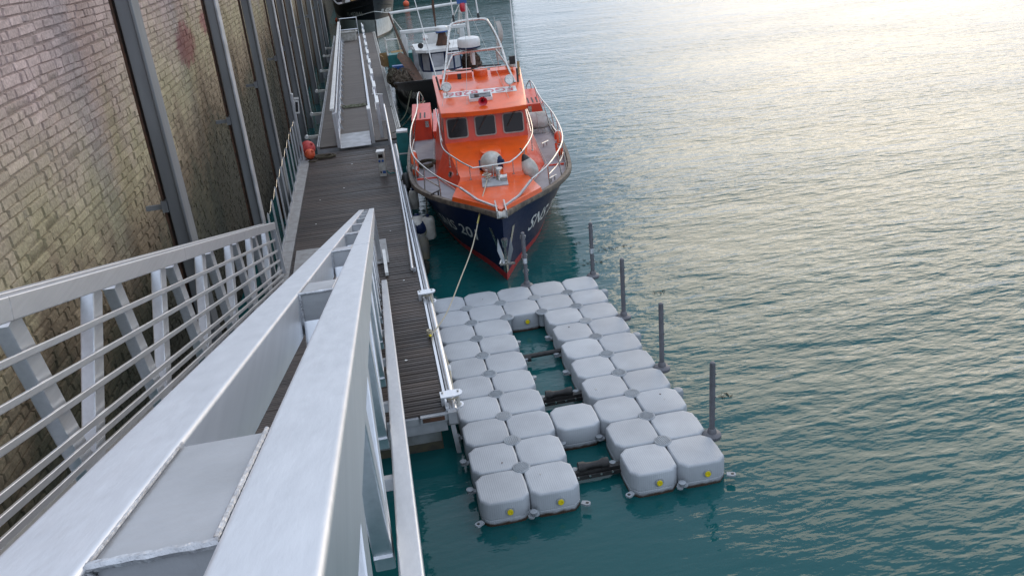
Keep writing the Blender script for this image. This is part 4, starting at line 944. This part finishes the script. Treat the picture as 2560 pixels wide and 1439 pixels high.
# deck rail
RPTS = [(.60, 1.02, 1.34), (.93, 1.38, 1.45), (1.18, 1.98, 1.50), (1.36, 2.65, 1.52), (1.44, 3.3, 1.55), (1.47, 4.2, 1.58), (1.45, 5.0, 1.62), (1.38, 5.9, 1.67), (1.36, 6.7, 1.70), (1.38, 7.5, 1.70), (1.36, 8.4, 1.68), (1.30, 8.9, 1.45)]
for sd_ in (-1, 1):
    pts = [(sd_ * (x + (.02 if sd_ < 0 else 0)), y, z_) for x, y, z_ in RPTS]
    ro_ = MB().tube(spline(pts, 5), .0135, 8).build('deck_rail', STEEL, rb)
    for (x, y, z_) in pts[1:]:
        L = y + .2; base = H1.pt(max(.3, L), H1.zs(L), sd_); 
        MB().tube([(x, y, z_), (base.x - sd_ * .05, y + .02, H1.zs(L) - .03)], .0125, 7).build('stanchion', STEEL, ro_)
    mid = [(x * 1.0, y, (z_ + H1.zs(y + .2)) / 2 + .0) for x, y, z_ in pts[1:-5]]
    MB().tube(spline([(x, y, z_) for x, y, z_ in mid], 4), .011, 7).build('mid_rail', STEEL, ro_)
    # diagonal red seam across the side deck
    L = 3.0; MB().box(min(sd_ * .98, sd_ * 1.40), max(sd_ * .98, sd_ * 1.40), 2.92, 2.95, H1.zs(3) - .05, H1.zs(3) - .015).build('deck_seam', REDOR, rb)
for x, y in ((1.05, 1.75), (-1.02, 1.55), (1.25, 4.6)):
    z0 = H1.zs(y + .2) - .03
    MB().tube([(x - .05, y - .06, z0), (x - .05, y - .06, z0 + .075)], .014, 8).tube([(x + .03, y + .05, z0), (x + .03, y + .05, z0 + .075)], .014, 8).tube([(x - .09, y - .11, z0 + .08), (x + .07, y + .10, z0 + .08)], .014, 8).build('cleat', RUB if x < 0 else STEEL, rb)

# ---- loose things on the boat and along its side
def to_world(o, p): return o.matrix_basis @ Vector(p)
def place(o, p): o.location = to_world(rb, p); o.rotation_euler = (0, 0, R(-6)); return o
bf = place(empty('ball_fender'), (-.0, 1.98, 1.44)); tag(bf, 'big white ball fender with dark blue end on the orange foredeck', 'fender')
MB().ball((0, 0, 0), .205, 22, 14).build('ball', DIRTYW, bf)
MB().lathe([(.125, .150), (.110, .178), (.06, .20), (.045, .235), (.02, .24)], (0, 0, 0), (.86, -.45, .1), 18).build('blue_end', NAVY, bf)
pf = place(empty('pear_fender'), (.66, 1.90, 1.30)); tag(pf, 'white pear fender with black neck hung from trunk rail', 'fender')
MB().lathe([(.02, .26), (.05, .22), (.085, .15)], (0, 0, 0), (-.35, .25, .9), 16).build('neck', RUB, pf)
MB().lathe([(.086, .15), (.125, .06), (.14, -.04), (.12, -.13), (.07, -.18), (.01, -.20)], (0, 0, 0), (-.35, .25, .9), 18).build('body', DIRTYW, pf)
MB().tube(spline([(-.1, .07, .25), (-.12, .1, .33), (-.14, .1, .32)], 4), .01, 6).build('lanyard', ROPED, pf)
for k, (p, lab) in enumerate((((1.40, 3.55, 1.27), 'orange lifebuoy with white bands hung on the seaward rail'), ((-1.42, 3.25, 1.24), 'orange lifebuoy hung on the rail facing the pontoon'))):
    t = place(empty('lifebuoy'), p); tag(t, lab, 'lifebuoy', 'lifebuoys on the rescue boat rail')
    MB().tube([(0, .20 * math.cos(a * math.pi / 12), .20 * math.sin(a * math.pi / 12)) for a in range(24)], .055, 10, True).build('ring', BUOY, t)
    for a0 in (0, 90, 180, 270):
        MB().tube([(0, .20 * math.cos(R(a0 + d)), .20 * math.sin(R(a0 + d))) for d in (-11, 0, 11)], .0565, 10).build('band', WHITE, t)
    MB().tube([(.0, .27 * math.cos(a * math.pi / 8), .27 * math.sin(a * math.pi / 8)) for a in range(16)], .006, 5, True).build('grab_line', ROPE, t)
rc = place(empty('rope_coil'), (-1.22, 3.95, .992)); tag(rc, 'dark mooring rope coiled on the grey side deck of rescue boat', 'rope')
MB().tube([((.17 + .02 * math.sin(a * .9)) * math.cos(a * .5), (.26 + .03 * math.sin(a * .8)) * math.sin(a * .5), .012 + .0011 * a) for a in range(64)], .013, 6).build('coil', ROPED, rc)
# bow line down to the pontoon edge, with its pale chafe hose
P0 = to_world(rb, (-.12, 1.46, 1.30)); P1 = to_world(rb, (-.20, .92, 1.27)); P2 = to_world(rb, (-.255, .62, 1.235))
E0 = pz(1075, 838, ZP + .03)
mid = [pz(1197, 545, 1.02), pz(1180, 620, .86), pz(1150, 700, .76), pz(1120, 775, .66)]
path = spline([P0, P1, P2] + mid + [pz(1092, 820, .60), E0], 8)
blo = MB().tube(path, .009, 8).build('bow_line', ROPE); tag(blo, 'pale rope running from the orange bow down to pontoon edge', 'rope')
MB().tube(spline([P2, pz(1204, 510, 1.14), pz(1197, 545, 1.02), pz(1194, 558, 0.99)], 4), .014, 8).build('chafe_hose', YROPE, blo)
MB().tube([E0 + Vector((.03 * math.cos(a * .8), .05 * math.sin(a * .8), .004 * a - .01)) for a in range(24)], .012, 6).build('knot', ROPE, blo)
MB().ball(E0 + Vector((.0, -.06, .03)), .02, 10, 6, (1, 1.6, .8)).build('yellow_tape', YEL, blo)
# stern line to the narrow pontoon and electric cable
s0 = to_world(rb, (-1.42, 7.6, 1.45)); 
tag(MB().tube(spline([(.02, 9.95, .64), (.18, 9.8, .72), pz(1020, 300, 1.15), pz(1045, 262, 1.38), pz(1062, 253, 1.42), s0], 6), .012, 6).build('stern_line', ROPEG), 'olive rope from the narrow pontoon corner to the boat stern', 'rope')
# fenders between hull and pontoon
def cyl_fender(x, y, z_, h, r, lab, mt=DIRTYW, end=NAVY):
    t = empty('cylinder_fender', (x, y, z_)); tag(t, lab, 'fender')
    MB().lathe([(.03, 0), (r * .8, .01), (r, .05), (r, h - .05), (r * .8, h - .01), (.03, h)], n=18).build('body', mt, t)
    MB().lathe([(.03, h), (.025, h + .05), (.01, h + .06)], n=10).build('eye', end, t)
    MB().tube([(0, 0, h + .05), (.02, .02, h + .45)], .009, 6).build('lanyard', ROPED, t); return t
cyl_fender(.30, 2.98, .16, .42, .115, 'white cylinder fender hanging beside the blue and white ball fender')
cyl_fender(.16, 4.45, .30, .38, .09, 'long off-white cylinder fender between rail and hull farther aft')
wf = empty('ball_fender', (.11, 3.05, .38)); tag(wf, 'blue and white ball fender squeezed between hull and pontoon', 'fender')
MB().ball((0, 0, 0), .215, 20, 12, (.8, 1, 1.1)).build('ball', DIRTYW, wf)
MB().lathe([(.14, .135), (.12, .18), (.07, .205), (.03, .22)], (0, 0, 0), (.12, -.92, .30), 18).build('dark_end', NAVY, wf)
MB().lathe([(.10, .165), (.07, .21), (.035, .255), (.01, .26)], (0, 0, 0), (0, .1, 1), 16).build('top_end', NAVY, wf)
MB().tube(spline([(-.2, -.2, .1), (-.08, -.24, -.1), (.1, -.2, -.08), (.2, -.05, .25)], 5), .011, 6).build('lanyard', ROPEG, wf)
ty = empty('tyre_fender', (.07, 1.95, .22), (0, R(8), 0)); tag(ty, 'old black tyre fender with weed hanging on the pontoon side', 'tyre')
MB().tube([(0, .25 * math.cos(a * math.pi / 14), .27 * math.sin(a * math.pi / 14)) for a in range(28)], .10, 12, True).build('tyre', RUBG, ty)
for z_ in (-.11, 0, .11): pass
cf = empty('tyre_fender', (.09, 5.6, .42), (0, R(4), R(2))); tag(cf, 'black tyre fender on pontoon side by the service pedestal', 'tyre')
MB().tube([(0, .23 * math.cos(a * math.pi / 14), .23 * math.sin(a * math.pi / 14)) for a in range(28)], .085, 12, True).build('tyre', RUB, cf)
MB().tube([(.01, 0, .2), (-.12, 0, .16)], .012, 6).build('lanyard', ROPED, cf)
tc = empty('teal_box', (.22, 7.55, .55)); tag(tc, 'teal plastic fender board between the hull and pontoon corner', 'fender board')
MB().prism([(-.14, -.10), (.12, -.14), (.15, .10), (.02, .22), (-.13, .12)], -.15, .62).build('shell', TEAL, tc); MB().prism([(-.13, -.09), (.11, -.13), (.14, .09), (.02, .2), (-.12, .11)], .621, .66).build('pale_top', WHITE, tc)
MB().bar((-.15, -.115, .15), (.13, -.155, .15), .012, .03).build('strap', WHITE, tc)

# ---------------------------------------------------------------- BLACK FISHING BOAT ASTERN
fbt = empty('fishing_boat', (1.88, 12.35, 0), (0, 0, R(-.6))); tag(fbt, 'black hulled fishing boat with white wheelhouse behind the orange boat', 'boat')
H2 = Hull([(0, 0), (.4, .42), (.9, .82), (1.6, 1.16), (2.6, 1.36), (4, 1.44), (7, 1.44), (9.6, 1.32)], [(0, 0), (.8, .4), (1.8, .85), (3, 1.15), (5, 1.3), (9.6, 1.25)],
          [(0, 1.5), (1, 1.34), (2.4, 1.12), (4, .95), (9.6, .9)], .3, 9.6)
H2.skin(lambda L: (.36 + .10 * max(0, 1.5 - L), H2.zs(L) - .01), 5, 'hull', BLACKP, fbt); H2.skin(lambda L: (-.4, .36 + .10 * max(0, 1.5 - L)), 3, 'lower_hull', DIRTYW, fbt)
H2.deck(-.12, .05, 'deck', DECKG, fbt); H2.rubrail('gunwale', BLACKP, fbt, [(-.03, -.03), (.03, -.03), (.03, .03), (-.03, .03)])
H2.text('PL 110802', -1, .95, 2.35, .90, .24, DIRTYW, fbt, .1, .015, dz=-.06)
# wheelhouse
def wh_box(x0, x1, y0, y1, z0, z1, ch, nm, mt, par, tp=0):
    pl = [(x0 + ch, y0), (x1 - ch, y0), (x1, y0 + ch), (x1, y1), (x0, y1), (x0, y0 + ch)]; return MB().prism(pl, z0, z1).build(nm, mt, par)
WX0, WX1, WY0, WY1 = -.78, .52, 3.55, 5.3
wh = wh_box(WX0, WX1, WY0, WY1, .80, 1.12, .28, 'wheelhouse_base', WHITE, fbt); wb = wh_box(WX0 + .01, WX1 - .01, WY0 + .01, WY1, 1.12, 1.74, .28, 'wheelhouse', NAVY, fbt)
def pane(a, b, z0, z1, par):
    a = Vector(a); b = Vector(b); d = (b - a).normalized(); nn = Vector((d.y, -d.x)) * .006
    flat_obj('window_pane', [(a.x + nn.x, a.y + nn.y, z0), (b.x + nn.x, b.y + nn.y, z0), (b.x + nn.x, b.y + nn.y, z1), (a.x + nn.x, a.y + nn.y, z1)], [(0, 1, 2, 3)], ALUD, par)
pane((WX0 + .05, WY0 + .25), (WX0 + .25, WY0 + .05), 1.17, 1.68, wb)
pane((WX0 + .34, WY0 + .01), (WX0 + .72, WY0 + .01), 1.17, 1.68, wb); pane((WX0 + .80, WY0 + .01), (WX1 - .30, WY0 + .01), 1.17, 1.68, wb); pane((WX1 - .24, WY0 + .06), (WX1 - .05, WY0 + .25), 1.17, 1.68, wb)
MB().lathe([(.02, 0), (.02, .02)], (-.1, WY0, 1.3), (0, -1, 0), 8).box(WX0 + .36, WX0 + .7, WY0 - .01, WY0 + .004, 1.18, 1.26).build('wiper_box', WHITE, wb)
wr = wh_box(WX0 - .14, WX1 + .16, WY0 - .16, WY1 + .1, 1.745, 1.83, .30, 'wheelhouse_roof', WHITE, fbt)
MB().box(WX0 + .22, WX0 + .72, WY1 - .3, WY1 - .24, 1.831, 2.16).build('roof_board', WHITE, wr)
rp2 = MB().lathe([(.24, 1.831), (.17, 2.0), (.12, 2.20), (.11, 2.24)], (.03, 4.35, 0), n=20).build('radar_pedestal', RUST, wr)
MB().lathe([(.20, 2.241), (.21, 2.27), (.21, 2.38), (.17, 2.42), (.03, 2.43)], (.03, 4.35, 0), n=22).build('radar_dome', WHITE, wr); MB().lathe([(.205, 2.235), (.212, 2.24), (.2125, 2.275)], (.03, 4.35, 0), n=22).build('radar_rim', BLUE, wr)
sl2 = MB().tube([(-.52, 3.75, 1.83), (-.56, 3.75, 2.12)], .012, 7).build('lamp_stand', RUB, wr); MB().lathe([(.05, -.08), (.09, 0), (.095, .05), (.08, .055)], (-.56, 3.72, 2.18), (.1, -1, .1), 16).build('search_lamp', STEEL, sl2)
MB().lathe([(.085, -.06), (.09, 0), (.085, .06)], (-.74, 3.75, 1.95), (0, 1, 0), 14).build('roof_drum', RUB, wr)
for o_ in (wh, wb, wr): o_.location.x += .32
# gallows: two white beams across, one post, derrick poles
gal = MB().rbar((-.80, 6.6, .85), (-.80, 6.6, 2.06), .18, .16, .02, up=(0, 1, 0)).build('gallows_post', WHITE, fbt)
MB().rbar((1.25, 6.6, .85), (1.25, 6.6, 2.06), .18, .16, .02, up=(0, 1, 0)).build('gallows_post', WHITE, fbt)
MB().rbar((-.90, 6.6, 2.12), (1.4, 6.6, 2.12), .16, .12, .02).build('gallows_beam', WHITE, fbt)
FI = fbt.matrix_basis.inverted()
def lp(x, y, Y): return FI @ pyp(x, y, Y)
BL, BR = lp(972, 34, 19.6), lp(1150, 7, 19.9)
MB().tube([BL, BR], .05, 9).build('boom', WHITE, fbt)
for p0, p1, rr, mt in ((lp(1036, 195, 16.0), BL, .035, RUST), (lp(1030, 190, 16.2), BL + Vector((.05, 0, -.05)), .024, DIRTYW), (lp(1010, 130, 18.5), BL, .018, RUST), (lp(1004, 75, 19.0), BL, .02, DIRTYW), (lp(1146, 85, 19.6), BR, .05, DIRTYW), (lp(1128, 55, 19.3), BR, .02, DIRTYW), (lp(1158, 85, 19.6), BR, .02, DIRTYW),
                       (lp(1092, 85, 17.0), lp(1080, 10, 17.2), .022, RUST), (lp(1088, 55, 17.1), lp(1078, -30, 17.3), .032, RUST), (lp(970, 140, 18.0), lp(962, 95, 18.6), .03, DIRTYW), (lp(1043, 200, 15.6), lp(985, 60, 18.5), .016, ROPED), (lp(1015, 180, 16.3), lp(990, 85, 18.9), .016, ROPE)):
    MB().tube([p0, p1], rr, 8).build('derrick_pole', mt, fbt)
MB().box(BR.x - .1, BR.x + .16, BR.y - .1, BR.y + .1, BR.z + .03, BR.z + .24).build('boom_block', BLUE, fbt)
MB().lathe([(.28, .83), (.26, 1.0), (.05, 1.3)], (1.0, 5.9, 0), n=14).build('deck_cover', LBLUE, fbt)
MB().tube([(-1.38, 8.6, .9), (-1.38, 8.6, 1.7), (-.6, 8.6, 1.7), (-.6, 8.6, .9)], .03, 8).build('stern_frame', WHITE, fbt)
MB().box(-1.42, -.5, 7.0, 7.7, .84, 1.35).build('net_bin', TEAL, fbt)
MB().box(-.55, -.3, 6.2, 6.9, .84, 1.55).build('engine_casing', ALUD, fbt)
MB().add([(-1.42, 4.2, .90), (-.80, 4.3, .92), (-.80, 5.5, .92), (-1.45, 5.5, .90), (-1.42, 4.2, 1.0), (-.80, 4.3, 1.05), (-.80, 5.5, 1.02), (-1.45, 5.5, .98)], [(3, 2, 1, 0), (4, 5, 6, 7), (0, 1, 5, 4), (1, 2, 6, 5), (2, 3, 7, 6), (3, 0, 4, 7)]).build('blue_side_deck', LBLUE, fbt)
MB().box(-1.35, -.95, 5.6, 5.9, .9, 1.15).build('blue_bin', BLUE, fbt)
# net heap (on its deck) and boards
def blob(c, sz, seed, n=1600, name='fishing_net', mat=NET, par=None):
    rr = random.Random(seed); mb = MB()
    # lumpy core
    k = len(mb.v); mb.ball((0, 0, 0), 1, 22, 14)
    for i in range(k, len(mb.v)):
        v = mb.v[i]; s_ = 1 + .22 * math.sin(v.x * 7 + seed) * math.cos(v.y * 6) + .13 * math.sin(v.z * 13 + v.x * 11)
        mb.v[i] = Vector((v.x * sz[0] * s_ * .9, v.y * sz[1] * s_ * .9, v.z * sz[2] * s_ * .9))
    for q in range(n // 16):           # loose strands over it
        a = rr.uniform(0, 6.28); h = rr.uniform(-.1, 1); pts = []
        for j in range(6):
            a += rr.uniform(-.25, .3); h = max(-.3, min(1, h + rr.uniform(-.25, .2))); r_ = math.sqrt(max(0, 1 - h * h)) if h > 0 else 1
            s_ = rr.uniform(.95, 1.18); pts.append((sz[0] * r_ * math.cos(a) * s_, sz[1] * r_ * math.sin(a) * s_, sz[2] * h * s_))
        mb.tube(pts, rr.uniform(.006, .016), 4)
    o = mb.build(name, mat, par, 60); o.location = c; return o
def wl(o, p): return o.matrix_basis @ Vector(p)
nh = blob(wl(fbt, (-1.08, 3.35, .98)), (.36, .75, .36), 4); tag(nh, 'heap of brown fishing net on the black boat near its wheelhouse', 'fishing net')
nh2 = blob(wl(fbt, (-1.36, 4.6, .90)), (.22, .8, .30), 9, 1400, 'fishing_net', ROPED); tag(nh2, 'dark weedy net hanging over the side of black boat', 'fishing net')
nh3 = blob(wl(fbt, (1.25, 5.0, 1.05)), (.34, .7, .35), 12, 1200, 'fishing_net', RUST); tag(nh3, 'rusty pile of gear on the seaward side of the black boat', 'fishing gear')
rs_ = MB().add([(-.70, 2.5, .98), (-.62, 2.6, .98), (-1.05, 4.3, 1.75), (-1.15, 4.2, 1.75), (-.78, 2.45, 1.02), (-.5, 2.75, 1.0), (-.75, 4.5, 1.5), (-1.2, 4.0, 1.65)], [(0, 1, 2, 3), (4, 7, 6, 5), (0, 4, 5, 1), (1, 5, 6, 2), (2, 6, 7, 3), (3, 7, 4, 0)]).build('rusty_beam', RUST, fbt)
pb = empty('plywood_box', pz(985, 162, .92), (0, 0, R(8))); tag(pb, 'open brown plywood box on the stern deck of black boat', 'box')
for vs in ([(-.42, -.3, .0), (.42, -.3, 0), (.42, -.27, 0), (-.42, -.27, 0), .30], [(-.42, .3, 0), (.42, .3, 0), (.42, .33, 0), (-.42, .33, 0), .42], [(-.42, -.26, 0), (-.39, -.26, 0), (-.39, .29, 0), (-.42, .29, 0), .36], [(.39, -.26, 0), (.42, -.26, 0), (.42, .29, 0), (.39, .29, 0), .36]):
    h = vs[4]; MB().prism([(p[0], p[1]) for p in vs[:4]], 0, h).build('side_board', CARD, pb)
MB().add([(-.1, -.4, .30), (.5, -.35, .34), (.52, .0, .5), (-.05, -.05, .48), (-.1, -.4, .28), (.5, -.35, .32), (.52, 0, .48), (-.05, -.05, .46)], [(3, 2, 1, 0), (4, 5, 6, 7), (0, 1, 5, 4), (1, 2, 6, 5), (2, 3, 7, 6), (3, 0, 4, 7)]).build('loose_board', CARD, pb)
MB().box(-.385, .385, -.265, .295, .0, .02).build('bottom_board', CARD, pb)
tag(MB().tube(spline([wl(fbt, (-.55, 1.15, 1.33)), wl(fbt, (-.98, 1.2, 1.05)), wl(fbt, (-1.25, 1.0, .45)), wl(fbt, (-1.5, .95, .22)), (.33, 13.5, .45), (.22, 13.6, Z2 + .05)], 6), .016, 6).build('mooring_rope', ROPEG), 'slack olive rope looping from black bow to narrow pontoon', 'rope')

# ---------------------------------------------------------------- TRAWLER BOW AT THE END OF THE PONTOON
tr_ = empty('trawler', (.70, 37.4, 0), (0, 0, R(4))); tag(tr_, 'black and white trawler bow with white number beyond the footbridge', 'boat')
H3 = Hull([(0, 0), (.5, .52), (1.1, .92), (2, 1.30), (3.2, 1.52), (5, 1.6), (12, 1.55)], [(0, 0), (1, .45), (2.2, .95), (4, 1.35), (7, 1.45), (12, 1.4)], [(0, 2.25), (1, 2.05), (2.5, 1.85), (4.5, 1.7), (12, 1.7)], .55, 12.0)
band = lambda L: 1.02 - .02 * L
H3.skin(lambda L: (band(L), H3.zs(L)), 5, 'hull', BLACKP, tr_); H3.skin(lambda L: (.12, band(L)), 5, 'lower_hull', WHITE, tr_); H3.skin(lambda L: (-.4, .12), 2, 'boot_stripe', BLACKP, tr_)
H3.deck(-.35, .05, 'deck', DECKG, tr_); H3.rubrail('gunwale', BLACKP, tr_, [(-.05, -.04), (.05, -.04), (.05, .04), (-.05, .04)])
H3.rubrail('white_line', WHITE, tr_, [(-.012, -.018), (.012, -.018), (.012, .018), (-.012, .018)], dz=-.78, off=.004, L1=6.5)
H3.text('PL 402846', 1, .55, 2.0, 1.40, .22, WHITE, tr_, .15, .012, dz=-.04); H3.text('PL 402846', -1, .75, 2.5, 1.36, .22, DIRTYW, tr_, .15, .012, dz=-.04)
for side in (-1, 1): MB().add([H3.pt(0, .12, side, .008), H3.pt(.05, .12, side, .008), H3.pt(.05, 1.0, side, .008), H3.pt(0, 1.0, side, .008)], [(0, 1, 2, 3)]).build('stem_bar', BLACKP, tr_)
MB().box(-1.1, 1.1, 5.4, 8.5, 1.3, 3.3).build('deckhouse', WHITE, tr_); MB().box(-1.2, 1.2, 5.2, 8.7, 3.31, 3.4).build('deckhouse_roof', WHITE, tr_)
for k in range(4): MB().box(-1.0 + k * .52, -.6 + k * .52, 5.38, 5.395, 2.5, 3.0).build('window', GLASS, tr_)
MB().box(-1.0, -.35, 1.9, 2.5, 1.50, 2.12).build('fish_crate', CARD, tr_)
MB().tube([(0, 4.6, 1.4), (0, 4.6, 5.6)], .07, 10).build('mast', WHITE, tr_)
for c, r, lab in ((pz(845, 48, .25), .22, 'small orange ball buoy afloat by the wall beside black trawler'), (pz(1015, 9, .2), .24, 'orange ball buoy floating on the far open water')):
    t = empty('ball_buoy', (c.x, c.y, 0)); tag(t, lab, 'buoy', 'orange buoys afloat')
    MB().ball((0, 0, r * .7), r, 18, 12).build('ball', BUOY, t); MB().lathe([(.04, r * 1.66), (.045, r * 1.75), (.03, r * 1.8)], n=10).build('eye', BUOY, t)
hb_ = empty('ball_buoy', (pz(875, 14, 2.4).x, 38.6, 1.7)); 
bpy.data.objects.remove(hb_)

# ---------------------------------------------------------------- droppings and scraps on the decking and floats
rd_ = random.Random(21)
def splat(r, seed):
    q = random.Random(seed); return [(r * q.uniform(.5, 1.2) * math.cos(k * .7), r * q.uniform(.5, 1.2) * math.sin(k * .7)) for k in range(9)]
for k in range(16):
    p = pz(*((976, 577), (790, 560), (860, 470), (1010, 700), (930, 560), (880, 410), (1015, 900), (800, 500))[k], ZP + .006) if k < 8 else None
    if k < 8:
        o = MB().prism(splat(rd_.uniform(.010, .024), k), 0, .0015).build('dropping', WHITE, pon); o.location = pon.matrix_basis.inverted() @ p
    else:
        c, r = rd_.choice(cells); o = MB().prism(splat(rd_.uniform(.006, .016), k), 0, .0015).build('dropping', DIRTYW if k % 2 else RUST, dock); o.location = ((c + .5) * .5 + rd_.uniform(-.13, .13), -(r + .5) * .5 + rd_.uniform(-.13, .13), .2735)
# ---------------------------------------------------------------- floating weed
labs = ['brown scrap of seaweed floating beside the dock guide posts', 'small dark seaweed clump adrift off the outer float corner']
for k, (px, py, w_, h_, nn) in enumerate(((1530, 620, .30, .10, 26), (1480, 656, .26, .14, 22), (1815, 988, .07, .06, 14), (1645, 731, .12, .05, 10), (1440, 610, .12, .10, 10))):
    c = pz(px, py, .004); mb = MB(); rr = random.Random(k)
    for q in range(nn):
        a = rr.uniform(0, 6.28); x = rr.gauss(0, w_ / 2); y = rr.gauss(0, h_ / 2); pts = [(x, y, .003)]
        for j in range(4): a += rr.uniform(-.8, .8); pts.append((pts[-1][0] + .014 * math.cos(a), pts[-1][1] + .014 * math.sin(a), .003 + rr.uniform(0, .004)))
        mb.tube(pts, rr.uniform(.002, .004), 4)
    o = mb.build('floating_seaweed', WEED); o.location = c
    tag(o, ['brown scrap of seaweed floating off the outermost dock corner post', 'brown seaweed strands floating behind the dock corner post', 'small dark seaweed clump adrift beside the tallest nearest guide post', 'thin seaweed strands adrift seaward of the guide posts', 'weed strands floating between the boat and corner post'][k], 'seaweed', 'floating seaweed')
